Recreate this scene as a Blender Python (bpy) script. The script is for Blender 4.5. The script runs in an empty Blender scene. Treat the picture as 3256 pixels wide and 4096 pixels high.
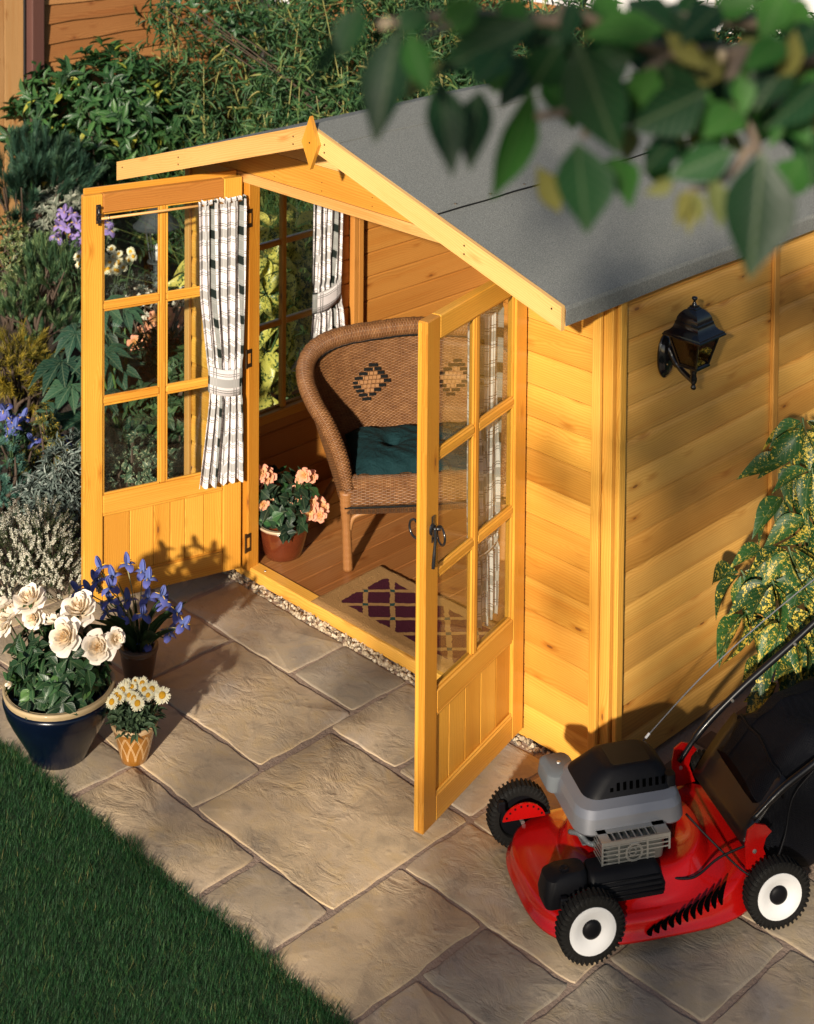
import bpy, math, random
import numpy as np
from mathutils import Matrix, Vector
random.seed(7); rng = np.random.default_rng(7)
PI = math.pi
sc = bpy.context.scene
COL = sc.collection

# ------------------------------------------------------------------ camera
CAM = np.array([5.9515, -4.5807, 3.7308])
FX, PX, PY = 6680.89, 1628.0, -818.17          # focal length and principal point in pixels of the 3256 x 4096 photograph
yaw, pitch, roll = 0.7862, 0.0416, 0.0082
cf = np.array([-math.sin(yaw)*math.cos(pitch), math.cos(yaw)*math.cos(pitch), -math.sin(pitch)])
r0 = np.array([math.cos(yaw), math.sin(yaw), 0.0]); u0 = np.cross(r0, cf)
cr = math.cos(roll)*r0 + math.sin(roll)*u0
cu = -math.sin(roll)*r0 + math.cos(roll)*u0
cam = bpy.data.objects.new('camera', bpy.data.cameras.new('camera'))
COL.objects.link(cam)
M = Matrix.Identity(4)
for i in range(3):
    M[i][0], M[i][1], M[i][2], M[i][3] = cr[i], cu[i], -cf[i], CAM[i]
cam.matrix_world = M
cd = cam.data
cd.sensor_fit = 'HORIZONTAL'; cd.sensor_width = 36.0
cd.lens = FX/3256*36.0
cd.shift_x = 0.0; cd.shift_y = (PY-2048)/3256
cd.clip_start = 0.05; cd.clip_end = 400
cd.dof.use_dof = True; cd.dof.focus_distance = 5.9; cd.dof.aperture_fstop = 6.5
sc.camera = cam
K = 3256/1714.0
def ray(x, y):
    return cf*FX + cr*(x-PX) - cu*(y-PY)
def on(ax, val, x, y):                       # pixel (1714 wide view) met with an axis plane
    d = ray(x*K, y*K); i = 'xyz'.index(ax); t = (val-CAM[i])/d[i]
    return CAM + t*d
def at_depth(x, y, dep):
    d = ray(x*K, y*K); return CAM + d*(dep/FX)

# ------------------------------------------------------------------ sky, sun, exposure
SUN_EL = math.radians(20.5); SUN_AZ = np.array([0.50, -0.866])
w = bpy.data.worlds.new('World'); sc.world = w; w.use_nodes = True
nt = w.node_tree; nt.nodes.clear()
sky = nt.nodes.new('ShaderNodeTexSky'); sky.sky_type = 'NISHITA'; sky.sun_disc = False
sky.sun_elevation = SUN_EL; sky.sun_rotation = math.atan2(SUN_AZ[0], SUN_AZ[1])
bg = nt.nodes.new('ShaderNodeBackground'); bg.inputs[1].default_value = 0.055
wo = nt.nodes.new('ShaderNodeOutputWorld')
nt.links.new(sky.outputs[0], bg.inputs[0]); nt.links.new(bg.outputs[0], wo.inputs[0])
sun = bpy.data.objects.new('sun', bpy.data.lights.new('sun', 'SUN'))
COL.objects.link(sun)
sd = -np.array([SUN_AZ[0]*math.cos(SUN_EL), SUN_AZ[1]*math.cos(SUN_EL), math.sin(SUN_EL)])
sun.rotation_euler = Vector(sd).to_track_quat('-Z', 'Y').to_euler()
sun.location = (6, -10, 6)
sun.data.energy = 4.9; sun.data.angle = math.radians(1.5); sun.data.color = (1.0, 0.89, 0.73)
sc.view_settings.view_transform = 'Standard'; sc.view_settings.look = 'None'
sc.view_settings.gamma = 1.0; sc.view_settings.exposure = 0.7
sc.cycles.max_bounces = 8; sc.cycles.transparent_max_bounces = 16
sc.cycles.caustics_reflective = False; sc.cycles.caustics_refractive = False

# ------------------------------------------------------------------ mesh helpers
def nrm(v):
    v = np.asarray(v, float); return v/(np.linalg.norm(v)+1e-12)
class MB:
    """collects geometry (numpy chunks); build() links it as one mesh object"""
    def __init__(s): s.V=[]; s.F=[]; s.U=[]; s.R=[]; s.n=0; s.I=[]
    def add(s, V, faces, uv=None, rnd=None, mi=0):
        V = np.asarray(V, float).reshape(-1,3); k = len(V)
        s.V.append(V); s.U.append(np.zeros((k,2)) if uv is None else np.asarray(uv,float).reshape(-1,2))
        if rnd is None: rnd = random.random()
        s.R.append(np.full(k, rnd) if np.isscalar(rnd) else np.asarray(rnd,float))
        for f in (faces if isinstance(faces, list) else [faces]):
            f = np.asarray(f, int)
            if f.ndim == 1: f = f.reshape(1,-1)
            s.F.append(f + s.n); s.I.append(np.full(len(f), mi))
        s.n += k
        return s
    def box(s, x0,x1,y0,y1,z0,z1, grain='x', b=0.0, Mx=None, mi=0, rnd=None):
        lo = np.array([min(x0,x1),min(y0,y1),min(z0,z1)]); hi = np.array([max(x0,x1),max(y0,y1),max(z0,z1)])
        b = min(b, 0.45*float((hi-lo).min()))
        V=[]; idx={}
        for cx in (0,1):
            for cy in (0,1):
                for cz in (0,1):
                    c = np.array([cx,cy,cz]); p = np.where(c==1, hi, lo)
                    if b<=0: idx[(cx,cy,cz)] = [len(V)]*3; V.append(p)
                    else:
                        a=[]
                        for ax in range(3):
                            q = p + np.where(c==1,-b,b); q[ax] = p[ax]; a.append(len(V)); V.append(q)
                        idx[(cx,cy,cz)] = a
        F4=[]; F3=[]
        for ax in range(3):
            o1,o2 = [(1,2),(2,0),(0,1)][ax]
            for sd_ in (0,1):
                q=[]
                for (i,j) in ((0,0),(1,0),(1,1),(0,1)):
                    c=[0,0,0]; c[ax]=sd_; c[o1]=i; c[o2]=j; q.append(idx[tuple(c)][ax])
                F4.append(q if sd_ else q[::-1])
        if b>0:
            for ax in range(3):      # edges parallel to ax
                o1,o2 = [(1,2),(2,0),(0,1)][ax]
                for i in (0,1):
                    for j in (0,1):
                        c0=[0,0,0]; c0[o1]=i; c0[o2]=j; c1=list(c0); c1[ax]=1
                        q=[idx[tuple(c0)][o1], idx[tuple(c1)][o1], idx[tuple(c1)][o2], idx[tuple(c0)][o2]]
                        F4.append(q[::-1] if (i==j) else q)
            for c,a in idx.items():
                F3.append(a if sum(c)%2==1 else a[::-1])
        V=np.array(V)
        g='xyz'.index(grain); o=[k for k in range(3) if k!=g]
        uv=np.stack([V[:,g], V[:,o[0]]+V[:,o[1]]],1)+np.array([random.random()*40, random.random()*40])
        if Mx is not None: V = V@np.asarray(Mx)[:3,:3].T + np.asarray(Mx)[:3,3]
        return s.add(V, [F4]+([F3] if F3 else []), uv, rnd, mi)
    def prism(s, prof, o, a, bdir, ldir, L, rnd=None, mi=0):
        """profile (list of (p,q)) in the plane a,bdir at o, swept by L along ldir"""
        o,a,bdir,ldir=[np.asarray(t,float) for t in (o,a,bdir,ldir)]
        n=len(prof); P=np.array([o+p*a+q*bdir for p,q in prof]); V=np.vstack([P,P+ldir*L])
        per=np.concatenate([[0],np.cumsum([math.dist(prof[i],prof[(i+1)%n]) for i in range(n-1)])])
        uv=np.vstack([np.stack([np.zeros(n),per],1),np.stack([np.full(n,L),per],1)])+np.array([random.random()*40,random.random()*40])
        F=[[i,(i+1)%n,n+(i+1)%n,n+i] for i in range(n)]
        if np.dot(np.cross(a,bdir),ldir)>0: F=[q[::-1] for q in F]; c0,c1=list(range(n)),list(range(2*n-1,n-1,-1))
        else: c0,c1=list(range(n))[::-1],list(range(n,2*n))
        # orientation is settled by recalculation in build(fix=True)
        return s.add(V,[np.array(F),np.array([c0]),np.array([c1])],uv,rnd,mi)
    def tube(s, pts, r, n=8, rnd=None, cap=True, mi=0, closed=False, uvs=1.0):
        pts=np.asarray(pts,float); k=len(pts); r=np.full(k,r) if np.isscalar(r) else np.asarray(r,float)
        V=[];U=[]; prev=None; d=0
        for i in range(k):
            if closed: t=nrm(pts[(i+1)%k]-pts[i-1])
            else: t=nrm(pts[min(i+1,k-1)]-pts[max(i-1,0)])
            if prev is None:
                x=np.cross(t,[0,0,1]); x = np.cross(t,[1,0,0]) if np.linalg.norm(x)<1e-3 else x
            else: x=prev-t*np.dot(prev,t)
            x=nrm(x); prev=x; y=np.cross(t,x)
            if i: d+=np.linalg.norm(pts[i]-pts[i-1])
            for j in range(n):
                a=2*PI*j/n; V.append(pts[i]+r[i]*(math.cos(a)*x+math.sin(a)*y)); U.append((d*uvs,j/n))
        F=[]; m=k if closed else k-1
        for i in range(m):
            for j in range(n):
                a=i*n+j;b=i*n+(j+1)%n;c=((i+1)%k)*n+(j+1)%n;e=((i+1)%k)*n+j; F.append([a,b,c,e])
        fs=[np.array(F)]
        if cap and not closed: fs+= [np.array([list(range(n))[::-1]]),np.array([[ (k-1)*n+j for j in range(n)]])]
        return s.add(V,fs,U,rnd,mi)
    def lathe(s, prof, c=(0,0,0), n=32, rnd=None, mi=0, ax=None, sx=1,sy=1):
        """profile (r,z) list turned about z (or matrix ax)"""
        k=len(prof); V=[];U=[]
        for i,(r,z) in enumerate(prof):
            for j in range(n):
                a=2*PI*j/n; V.append((r*math.cos(a)*sx,r*math.sin(a)*sy,z)); U.append((j/n,z))
        F=[[i*n+j,i*n+(j+1)%n,(i+1)*n+(j+1)%n,(i+1)*n+j] for i in range(k-1) for j in range(n)]
        V=np.array(V)
        if ax is not None: V=V@np.asarray(ax).T
        fs=[np.array(F)]
        if prof[0][0]>1e-6: fs.append(np.array([list(range(n))[::-1]]))
        if prof[-1][0]>1e-6: fs.append(np.array([[(k-1)*n+j for j in range(n)]]))
        return s.add(V+np.asarray(c,float),fs,U,rnd,mi)
    def grid(s, P, uv=None, rnd=None, mi=0, closed_u=False):
        P=np.asarray(P,float); a,b=P.shape[:2]
        if uv is None:
            uu,vv=np.meshgrid(np.linspace(0,1,a),np.linspace(0,1,b),indexing='ij'); uv=np.stack([vv,uu],-1)
        i=np.arange(a*b).reshape(a,b); j=np.roll(i,-1,0) if closed_u else None
        q=np.stack([i[:-1,:-1],i[1:,:-1],i[1:,1:],i[:-1,1:]],-1).reshape(-1,4)
        if closed_u:
            q=np.stack([i[:,:-1],j[:,:-1],j[:,1:],i[:,1:]],-1).reshape(-1,4)
        return s.add(P.reshape(-1,3),q,np.asarray(uv).reshape(-1,2),rnd,mi)
    def many(s, T, pos, X, Y, Z, scale, rnd, mi=0):
        """copies of template T=(V,F,U) with frames (X across, Y along, Z normal) - vectorised"""
        tv,tf,tu=T; N=len(pos); k=len(tv)
        scale=np.asarray(scale,float)
        if scale.ndim==1: scale=np.stack([scale]*3,1)
        L=tv[None]*scale[:,None,:]
        V=pos[:,None,:]+L[:,:,0:1]*X[:,None,:]+L[:,:,1:2]*Y[:,None,:]+L[:,:,2:3]*Z[:,None,:]
        F=(tf[None]+(np.arange(N)*k)[:,None,None]).reshape(-1,tf.shape[1])
        return s.add(V.reshape(-1,3),F,np.tile(tu,(N,1)),np.repeat(rnd,k),mi)
    def mesh(s, name, mats, smooth=False, fix=False):
        V=np.vstack(s.V); U=np.vstack(s.U); R=np.concatenate(s.R)
        me=bpy.data.meshes.new(name)
        loops=np.concatenate([f.ravel() for f in s.F]); tot=np.concatenate([np.full(len(f),f.shape[1]) for f in s.F])
        st=np.concatenate([[0],np.cumsum(tot)[:-1]])
        me.vertices.add(len(V)); me.vertices.foreach_set('co',V.ravel().astype(np.float32))
        me.loops.add(len(loops)); me.loops.foreach_set('vertex_index',loops.astype(np.int32))
        me.polygons.add(len(tot)); me.polygons.foreach_set('loop_start',st.astype(np.int32))
        me.polygons.foreach_set('material_index',np.concatenate(s.I).astype(np.int32))
        me.polygons.foreach_set('use_smooth',np.full(len(tot),bool(smooth)))
        ul=me.uv_layers.new(name='UVMap'); ul.data.foreach_set('uv',U[loops].ravel().astype(np.float32))
        at=me.attributes.new('rnd','FLOAT','POINT'); at.data.foreach_set('value',R.astype(np.float32))
        me.update(calc_edges=True); me.validate()
        if fix:
            import bmesh
            bm=bmesh.new(); bm.from_mesh(me); bmesh.ops.recalc_face_normals(bm,faces=bm.faces); bm.to_mesh(me); bm.free()
        for m in (mats if isinstance(mats,(list,tuple)) else [mats]): me.materials.append(m)
        return me
    def build(s, name, mats, parent=None, smooth=False, fix=False, loc=None, rotz=0.0):
        return link(name, s.mesh(name,mats,smooth,fix), parent, loc, rotz)
def link(name, me, parent=None, loc=None, rotz=0.0):
    o=bpy.data.objects.new(name, me); COL.objects.link(o)
    if parent is not None: o.parent=parent
    if loc is not None: o.location=loc
    if rotz: o.rotation_euler=(0,0,rotz)
    return o
def tag(o, label=None, cat=None, group=None, kind=None):
    if label: o['label']=label
    if cat: o['category']=cat
    if group: o['group']=group
    if kind: o['kind']=kind
    return o
def thing(name, loc, label, cat, group=None, rotz=0.0):
    return tag(link(name, None, None, loc, rotz), label, cat, group)
def auto_smooth(o, ang=35):
    me=o.data
    for p in me.polygons: p.use_smooth=True
    try: me.set_sharp_from_angle(angle=math.radians(ang))
    except Exception: pass
    return o
def subsurf(o, lv=1):
    m=o.modifiers.new('sub','SUBSURF'); m.levels=lv; m.render_levels=lv; return o
def bezier(p, n=12):
    """Catmull-Rom through the points"""
    p=np.asarray(p,float); q=np.vstack([2*p[0]-p[1],p,2*p[-1]-p[-2]]); out=[]
    for i in range(1,len(q)-2):
        for t in np.linspace(0,1,n,endpoint=False):
            a,b,c,d=q[i-1],q[i],q[i+1],q[i+2]
            out.append(.5*((2*b)+(-a+c)*t+(2*a-5*b+4*c-d)*t*t+(-a+3*b-3*c+d)*t**3))
    out.append(p[-1]); return np.array(out)

# ------------------------------------------------------------------ material helpers
class NT:
    def __init__(s,name):
        s.m=bpy.data.materials.new(name); s.m.use_nodes=True; s.t=s.m.node_tree; s.t.nodes.clear()
        s.out=s.t.nodes.new('ShaderNodeOutputMaterial')
    def n(s,kind,ins=None,**pr):
        nd=s.t.nodes.new('ShaderNode'+kind)
        for k,v in pr.items(): setattr(nd,k,v)
        for k,v in (ins or {}).items():
            sk=nd.inputs[k]
            if isinstance(v,bpy.types.NodeSocket): s.t.links.new(v,sk)
            elif isinstance(v,bpy.types.Node): s.t.links.new(v.outputs[0],sk)
            else: sk.default_value=v
        return nd
    def math(s,op,a,b=0.0,c=None,clamp=False):
        d={0:a,1:b}
        if c is not None: d[2]=c
        return s.n('Math',d,operation=op,use_clamp=clamp).outputs[0]
    def ramp(s,fac,stops,interp='LINEAR'):
        r=s.n('ValToRGB',{0:fac}); e=r.color_ramp; e.interpolation=interp
        while len(e.elements)<len(stops): e.elements.new(0.5)
        for el,(p,c) in zip(e.elements,stops): el.position=p; el.color=(*c,1) if len(c)==3 else c
        return r.outputs[0]
    def mix(s,f,a,b,mode='MIX'):
        nd=s.n('Mix',data_type='RGBA',blend_type=mode)
        for k,v in ((0,f),(6,a),(7,b)):
            sk=nd.inputs[k]
            if isinstance(v,bpy.types.NodeSocket): s.t.links.new(v,sk)
            else: sk.default_value=(*v,1) if isinstance(v,tuple) and len(v)==3 else v
        return nd.outputs[2]
    def attr(s,name): return s.n('Attribute',attribute_name=name).outputs['Fac']
    def noise(s,vec,scale,detail=3,rough=.55,dist=0.0):
        return s.n('TexNoise',{'Vector':vec,'Scale':scale,'Detail':detail,'Roughness':rough,'Distortion':dist}).outputs[0]
    def scalev(s,vec,v):
        return s.n('VectorMath',{0:vec,1:v},operation='MULTIPLY').outputs[0]
    def bump(s,h,strength=.3,dist=.01,normal=None):
        d={'Height':h,'Strength':strength,'Distance':dist}
        if normal is not None: d['Normal']=normal
        return s.n('Bump',d).outputs[0]
    def surf(s,sh): s.t.links.new(sh if isinstance(sh,bpy.types.NodeSocket) else sh.outputs[0],s.out.inputs['Surface']); return s.m
    def pbr(s,col,rough=.5,normal=None,**kw):
        d={'Base Color':col if isinstance(col,bpy.types.NodeSocket) else (*col,1),'Roughness':rough}
        if normal is not None: d['Normal']=normal
        for k,v in kw.items(): d[k.replace('_',' ')]=v
        return s.n('BsdfPrincipled',d)

def m_wood(name, pale, mid, dark, rough=.42, knot=.5, coat=.25, ring=1.0, bump=.25):
    t=NT(name); uv=t.n('TexCoord').outputs['UV']; rnd=t.attr('rnd')
    sx=t.n('SeparateXYZ',{0:uv}); u,v=sx.outputs[0],sx.outputs[1]
    # knots: sparse cells in stretched plank space
    kv=t.scalev(uv,(5.0,15.0,1.0))
    vo=t.n('TexVoronoi',{'Vector':kv,'Scale':1.0,'Randomness':1.0},feature='F1')
    kd=vo.outputs['Distance']; kr=t.n('SeparateColor',{0:vo.outputs['Color']}).outputs[0]
    keep=t.math('GREATER_THAN',kr,1-knot*1.15)
    # ring field bends round the knots
    near=t.math('MULTIPLY',t.math('POWER',t.math('SUBTRACT',1.0,t.math('MINIMUM',kd,1.0)),3.0),keep)
    n1=t.noise(t.scalev(uv,(.55,7.0,1.0)),1.0,1.5,.5)
    ph=t.math('ADD',t.math('MULTIPLY',v,330.0*ring),t.math('ADD',t.math('MULTIPLY',n1,22.0),t.math('MULTIPLY',near,9.0)))
    rings=t.math('POWER',t.math('ABSOLUTE',t.math('SINE',ph)),2.2)
    fib=t.noise(t.scalev(uv,(9.0,420.0,1.0)),1.0,2,.6)
    big=t.noise(t.scalev(uv,(1.1,5.0,1.0)),1.0,2,.5)
    f=t.math('ADD',t.math('MULTIPLY',rings,.24),t.math('ADD',t.math('MULTIPLY',fib,.35),t.math('MULTIPLY',big,.5)))
    c=t.ramp(f,[(.18,pale),(.55,mid),(.95,dark)])
    tone=t.ramp(rnd,[(0,(.80,.70,.58)),(.3,(.96,.93,.88)),(.6,(1,1,1)),(1,(1.1,1.12,1.08))])
    c=t.mix(1.0,c,tone,'MULTIPLY')
    # long honey-brown streaks of stain
    st=t.noise(t.scalev(uv,(.9,17.0,1.0)),1.0,2,.5)
    c=t.mix(t.math('MULTIPLY',t.math('SUBTRACT',st,.52,clamp=True),2.2,clamp=True),c,t.mix(1.0,c,(.86,.62,.36),'MULTIPLY'))
    kcore=t.math('MULTIPLY',t.math('LESS_THAN',kd,.075),keep)
    halo=t.math('MULTIPLY',t.math('MULTIPLY',t.math('SUBTRACT',.26,kd,clamp=True),3.6),keep,clamp=True)
    c=t.mix(halo,c,t.mix(1.0,c,(.62,.42,.22),'MULTIPLY'))
    c=t.mix(t.math('MULTIPLY',kcore,.7),c,(.13,.05,.015))
    h=t.math('ADD',t.math('MULTIPLY',rings,.5),fib)
    nb=t.bump(h,bump,.0012)
    b=t.pbr(c,t.math('ADD',rough-.08,t.math('MULTIPLY',fib,.2)),nb,Coat_Weight=coat,Coat_Roughness=.3)
    return t.surf(b)
def m_plain(name,col,rough=.4,metal=0.0,coat=0.0,noise=.0,scale=40.0,bump=0.0,spec=.5):
    t=NT(name); tc=t.n('TexCoord').outputs['Object']
    n=t.noise(tc,scale,4,.6)
    c=t.mix(t.math('MULTIPLY',n,noise),col,tuple(x*.45 for x in col)) if noise>0 else (*col,1)
    kw={}
    b=t.n('BsdfPrincipled',{'Roughness':t.math('ADD',rough-.06,t.math('MULTIPLY',n,.12)),'Metallic':metal,'Coat Weight':coat,'Coat Roughness':.08,'Specular IOR Level':spec,'Coat IOR':1.4})
    if noise>0: t.t.links.new(c,b.inputs['Base Color'])
    else: b.inputs['Base Color'].default_value=c
    if bump>0: t.t.links.new(t.bump(n,bump,.004),b.inputs['Normal'])
    return t.surf(b)
def m_leaf(name, stops, rough=.42, trans=.28, vein=.25, spots=None, under=None, edge=None, spec=.28, gain=1.0):
    """leaf: colour by the leaf's own random value, midrib from uv, light through the blade"""
    t=NT(name); rnd=t.attr('rnd'); uv=t.n('TexCoord').outputs['UV']
    sx=t.n('SeparateXYZ',{0:uv}); across,along=sx.outputs[0],sx.outputs[1]
    c=t.ramp(rnd,[(q,tuple(min(.85,x*gain) for x in k_)) for q,k_ in stops])
    ob=t.n('TexCoord').outputs['Object']
    nn=t.noise(ob,35.0,2,.5)
    c=t.mix(t.math('MULTIPLY',nn,.5),c,t.mix(1.0,c,(.55,.62,.5),'MULTIPLY'))
    d=t.math('ABSOLUTE',t.math('SUBTRACT',across,.5))
    if edge is not None:
        c=t.mix(t.math('MULTIPLY',t.math('GREATER_THAN',t.math('ADD',d,t.math('MULTIPLY',t.math('SUBTRACT',nn,.5),.4)),.36),.85),c,edge)
    if spots is not None:
        colr,scale,thr=spots
        oi=t.n('ObjectInfo').outputs['Random']; thr=t.math('ADD',thr-.06,t.math('MULTIPLY',oi,.11)); sxx=t.n('CombineXYZ',{0:t.math('MULTIPLY',across,.42),1:along,2:0.0}).outputs[0]; vv=t.n('VectorMath',{0:t.scalev(sxx,(.16,.16,.16)),1:t.n('CombineXYZ',{0:t.math('MULTIPLY',oi,9.0),1:t.math('MULTIPLY',oi,37.0),2:rnd}).outputs[0]},operation='ADD').outputs[0]
        s1=t.noise(vv,scale,3,.65,.6); s2=t.noise(vv,scale*.32,1,.5)
        m=t.math('GREATER_THAN',t.math('ADD',s1,t.math('MULTIPLY',t.math('SUBTRACT',s2,.5),.55)),thr)
        c=t.mix(m,c,t.mix(t.math('MULTIPLY',rnd,.7),colr,tuple(x*.65 for x in colr)))
    if vein>0:
        mr=t.math('SUBTRACT',1.0,t.math('MULTIPLY',d,22.0),clamp=True)
        sv=t.math('POWER',t.math('ABSOLUTE',t.math('SINE',t.math('ADD',t.math('MULTIPLY',along,26.0),t.math('MULTIPLY',d,-16.0)))),14.0)
        c=t.mix(t.math('MULTIPLY',t.math('MAXIMUM',mr,t.math('MULTIPLY',sv,.35)),vein),c,t.mix(.55,c,(.55,.62,.35)))
        nb=t.bump(t.math('ADD',mr,sv),.25,.0015)
    else: nb=None
    b=t.pbr(c,rough,nb,Specular_IOR_Level=spec)
    tr=t.n('BsdfTranslucent',{'Color':t.mix(1.0,c,(1.15,1.25,.6),'MULTIPLY')})
    return t.surf(t.n('MixShader',{0:trans,1:b.outputs[0],2:tr.outputs[0]}))
def m_glass(name,tint=(.93,.96,.94),rough=.0,refl=1.0):
    t=NT(name)
    fc=t.n('LayerWeight',{'Blend':.5}).outputs['Facing']
    lw=t.math('ADD',.04,t.math('MULTIPLY',t.math('POWER',fc,5.0),.9))
    tr=t.n('BsdfTransparent',{'Color':(*tint,1)}); gl=t.n('BsdfGlossy',{'Color':(1,1,1,1),'Roughness':rough})
    return t.surf(t.n('MixShader',{0:t.math('MULTIPLY',lw,refl,clamp=True),1:tr.outputs[0],2:gl.outputs[0]}))

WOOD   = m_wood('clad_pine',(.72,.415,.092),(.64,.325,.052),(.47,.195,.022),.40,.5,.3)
WOODS  = m_wood('side_pine',(.68,.40,.118),(.59,.31,.070),(.42,.185,.032),.42,.5,.25)
WOODD  = m_wood('door_pine',(.67,.355,.062),(.58,.275,.034),(.43,.165,.015),.36,.35,.4)
WOODP  = m_wood('barge_pine',(.72,.46,.19),(.62,.36,.125),(.47,.235,.065),.45,.5,.15)
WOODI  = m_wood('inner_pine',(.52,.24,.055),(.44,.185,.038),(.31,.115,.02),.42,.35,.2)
FLOORW = m_wood('floor_pine',(.36,.165,.058),(.28,.115,.036),(.18,.065,.018),.36,.4,.3,ring=.7)
GLASS  = m_glass('window_glass')
BLACKM = m_plain('black_iron',(.012,.012,.014),.28,.0,.5)
STEEL  = m_plain('screw_steel',(.55,.55,.55),.3,1.0)
BRASSD = m_plain('dark_brass',(.12,.08,.045),.38,.9)

# ------------------------------------------------------------------ ground, paving, lawn
W, D = 2.4, 2.1                 # summerhouse front and depth in metres; its front wall stands on y = 0
ZF = 0.05                       # floor level
def m_soil():
    t=NT('soil'); tc=t.n('TexCoord').outputs['Object']
    n=t.noise(tc,9,6,.7); n2=t.noise(tc,55,4,.7)
    c=t.ramp(n,[(.3,(.018,.012,.008)),(.7,(.05,.034,.022))])
    return t.surf(t.pbr(c,.95,t.bump(t.math('ADD',n,n2),.9,.03)))
def m_turf():
    t=NT('turf_base'); tc=t.n('TexCoord').outputs['Object']
    n=t.noise(tc,14,5,.7); n2=t.noise(tc,220,3,.7)
    c=t.ramp(t.math('ADD',t.math('MULTIPLY',n,.5),t.math('MULTIPLY',n2,.5)),[(.3,(.008,.026,.006)),(.7,(.024,.075,.016))])
    return t.surf(t.pbr(c,.9,t.bump(n2,.8,.02)))
def m_slab():
    t=NT('riven_sandstone'); tc=t.n('TexCoord').outputs['Object']; rnd=t.attr('rnd')
    off=t.n('VectorMath',{0:tc,1:t.n('CombineXYZ',{0:t.math('MULTIPLY',rnd,31.0),1:t.math('MULTIPLY',rnd,17.0),2:0.0}).outputs[0]},operation='ADD').outputs[0]
    big=t.noise(off,2.6,3,.55,.4); mid=t.noise(off,8,5,.6,1.2); fine=t.noise(off,160,3,.7)
    wav=t.math('ABSOLUTE',t.math('SUBTRACT',t.noise(t.scalev(off,(7.0,12.0,1.0)),1.0,7,.62,.7),.5))
    c=t.ramp(big,[(.30,(.27,.225,.175)),(.46,(.375,.295,.20)),(.60,(.41,.325,.23)),(.75,(.375,.325,.275))])
    c=t.mix(t.math('MULTIPLY',t.math('SUBTRACT',mid,.5,clamp=True),2.6,clamp=True),c,(.41,.30,.15))
    c=t.mix(t.math('MULTIPLY',t.math('SUBTRACT',.47,mid,clamp=True),3.2,clamp=True),c,(.20,.165,.125))
    tone=t.ramp(rnd,[(0,(.78,.82,.92)),(.2,(.90,.92,.97)),(.45,(1.12,1.10,1.10)),(.7,(1.2,1.16,1.12)),(1,(1.36,1.27,1.14))])
    c=t.mix(1.0,c,tone,'MULTIPLY')
    c=t.mix(t.math('MULTIPLY',fine,.35),c,t.mix(1.0,c,(.6,.58,.55),'MULTIPLY'))
    # riven steps: noise cut in terraces, only where the slab is rough
    rough=t.math('MULTIPLY',t.math('SUBTRACT',t.noise(off,3.1,2,.5),.38,clamp=True),3.0,clamp=True)
    ter=t.math('SNAP',t.noise(off,6.5,6,.6,.5),.07)
    hh=t.math('ADD',t.math('MULTIPLY',t.math('ADD',t.math('MULTIPLY',ter,.9),t.math('MULTIPLY',wav,-1.5)),t.math('ADD',rough,.12)),t.math('MULTIPLY',fine,.045))
    pim=t.n('TexVoronoi',{'Vector':off,'Scale':26.0},feature='F1'); pr=t.n('SeparateColor',{0:pim.outputs['Color']}).outputs[0]
    bumpy=t.math('MULTIPLY',t.math('MULTIPLY',t.math('SUBTRACT',.33,pim.outputs['Distance'],clamp=True),t.math('GREATER_THAN',pr,.72)),.35)
    nb=t.bump(t.math('ADD',hh,bumpy),.75,.015)
    return t.surf(t.pbr(c,.78,nb,Specular_IOR_Level=.35))
def m_mortar():
    t=NT('mortar'); tc=t.n('TexCoord').outputs['Object']
    n=t.noise(tc,60,4,.7); n2=t.noise(tc,5,3,.6)
    c=t.mix(n2,(.36,.25,.19),(.27,.20,.15)); c=t.mix(t.math('MULTIPLY',n,.4),c,(.18,.125,.09))
    return t.surf(t.pbr(c,.95,t.bump(n,.7,.01)))
SOIL, TURF, SLAB, MORT = m_soil(), m_turf(), m_slab(), m_mortar()

g=MB(); S_=60
g.add([(-S_,-S_,-.06),(S_,-S_,-.06),(S_,S_,-.06),(-S_,S_,-.06)],[[0,1,2,3]])
tag(g.build('ground',SOIL),kind='structure')
# bed: a slightly uneven soil sheet left of and behind the summerhouse
n=60; xs=np.linspace(-9,3.3,n); ys=np.linspace(-1.2,9,n); X,Y=np.meshgrid(xs,ys,indexing='ij')
Z=-.03+.05*(np.sin(X*2.1+1)*np.cos(Y*1.7)+.5*np.sin(X*5.3)*np.sin(Y*4.1))*.5+rng.normal(0,.008,X.shape)
Z=np.where((X>-.25)&(Y<2.4),-.05,Z)
g=MB(); g.grid(np.stack([X,Y,Z],-1)); tag(g.build('flower_bed',SOIL,smooth=True),kind='structure')
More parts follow.
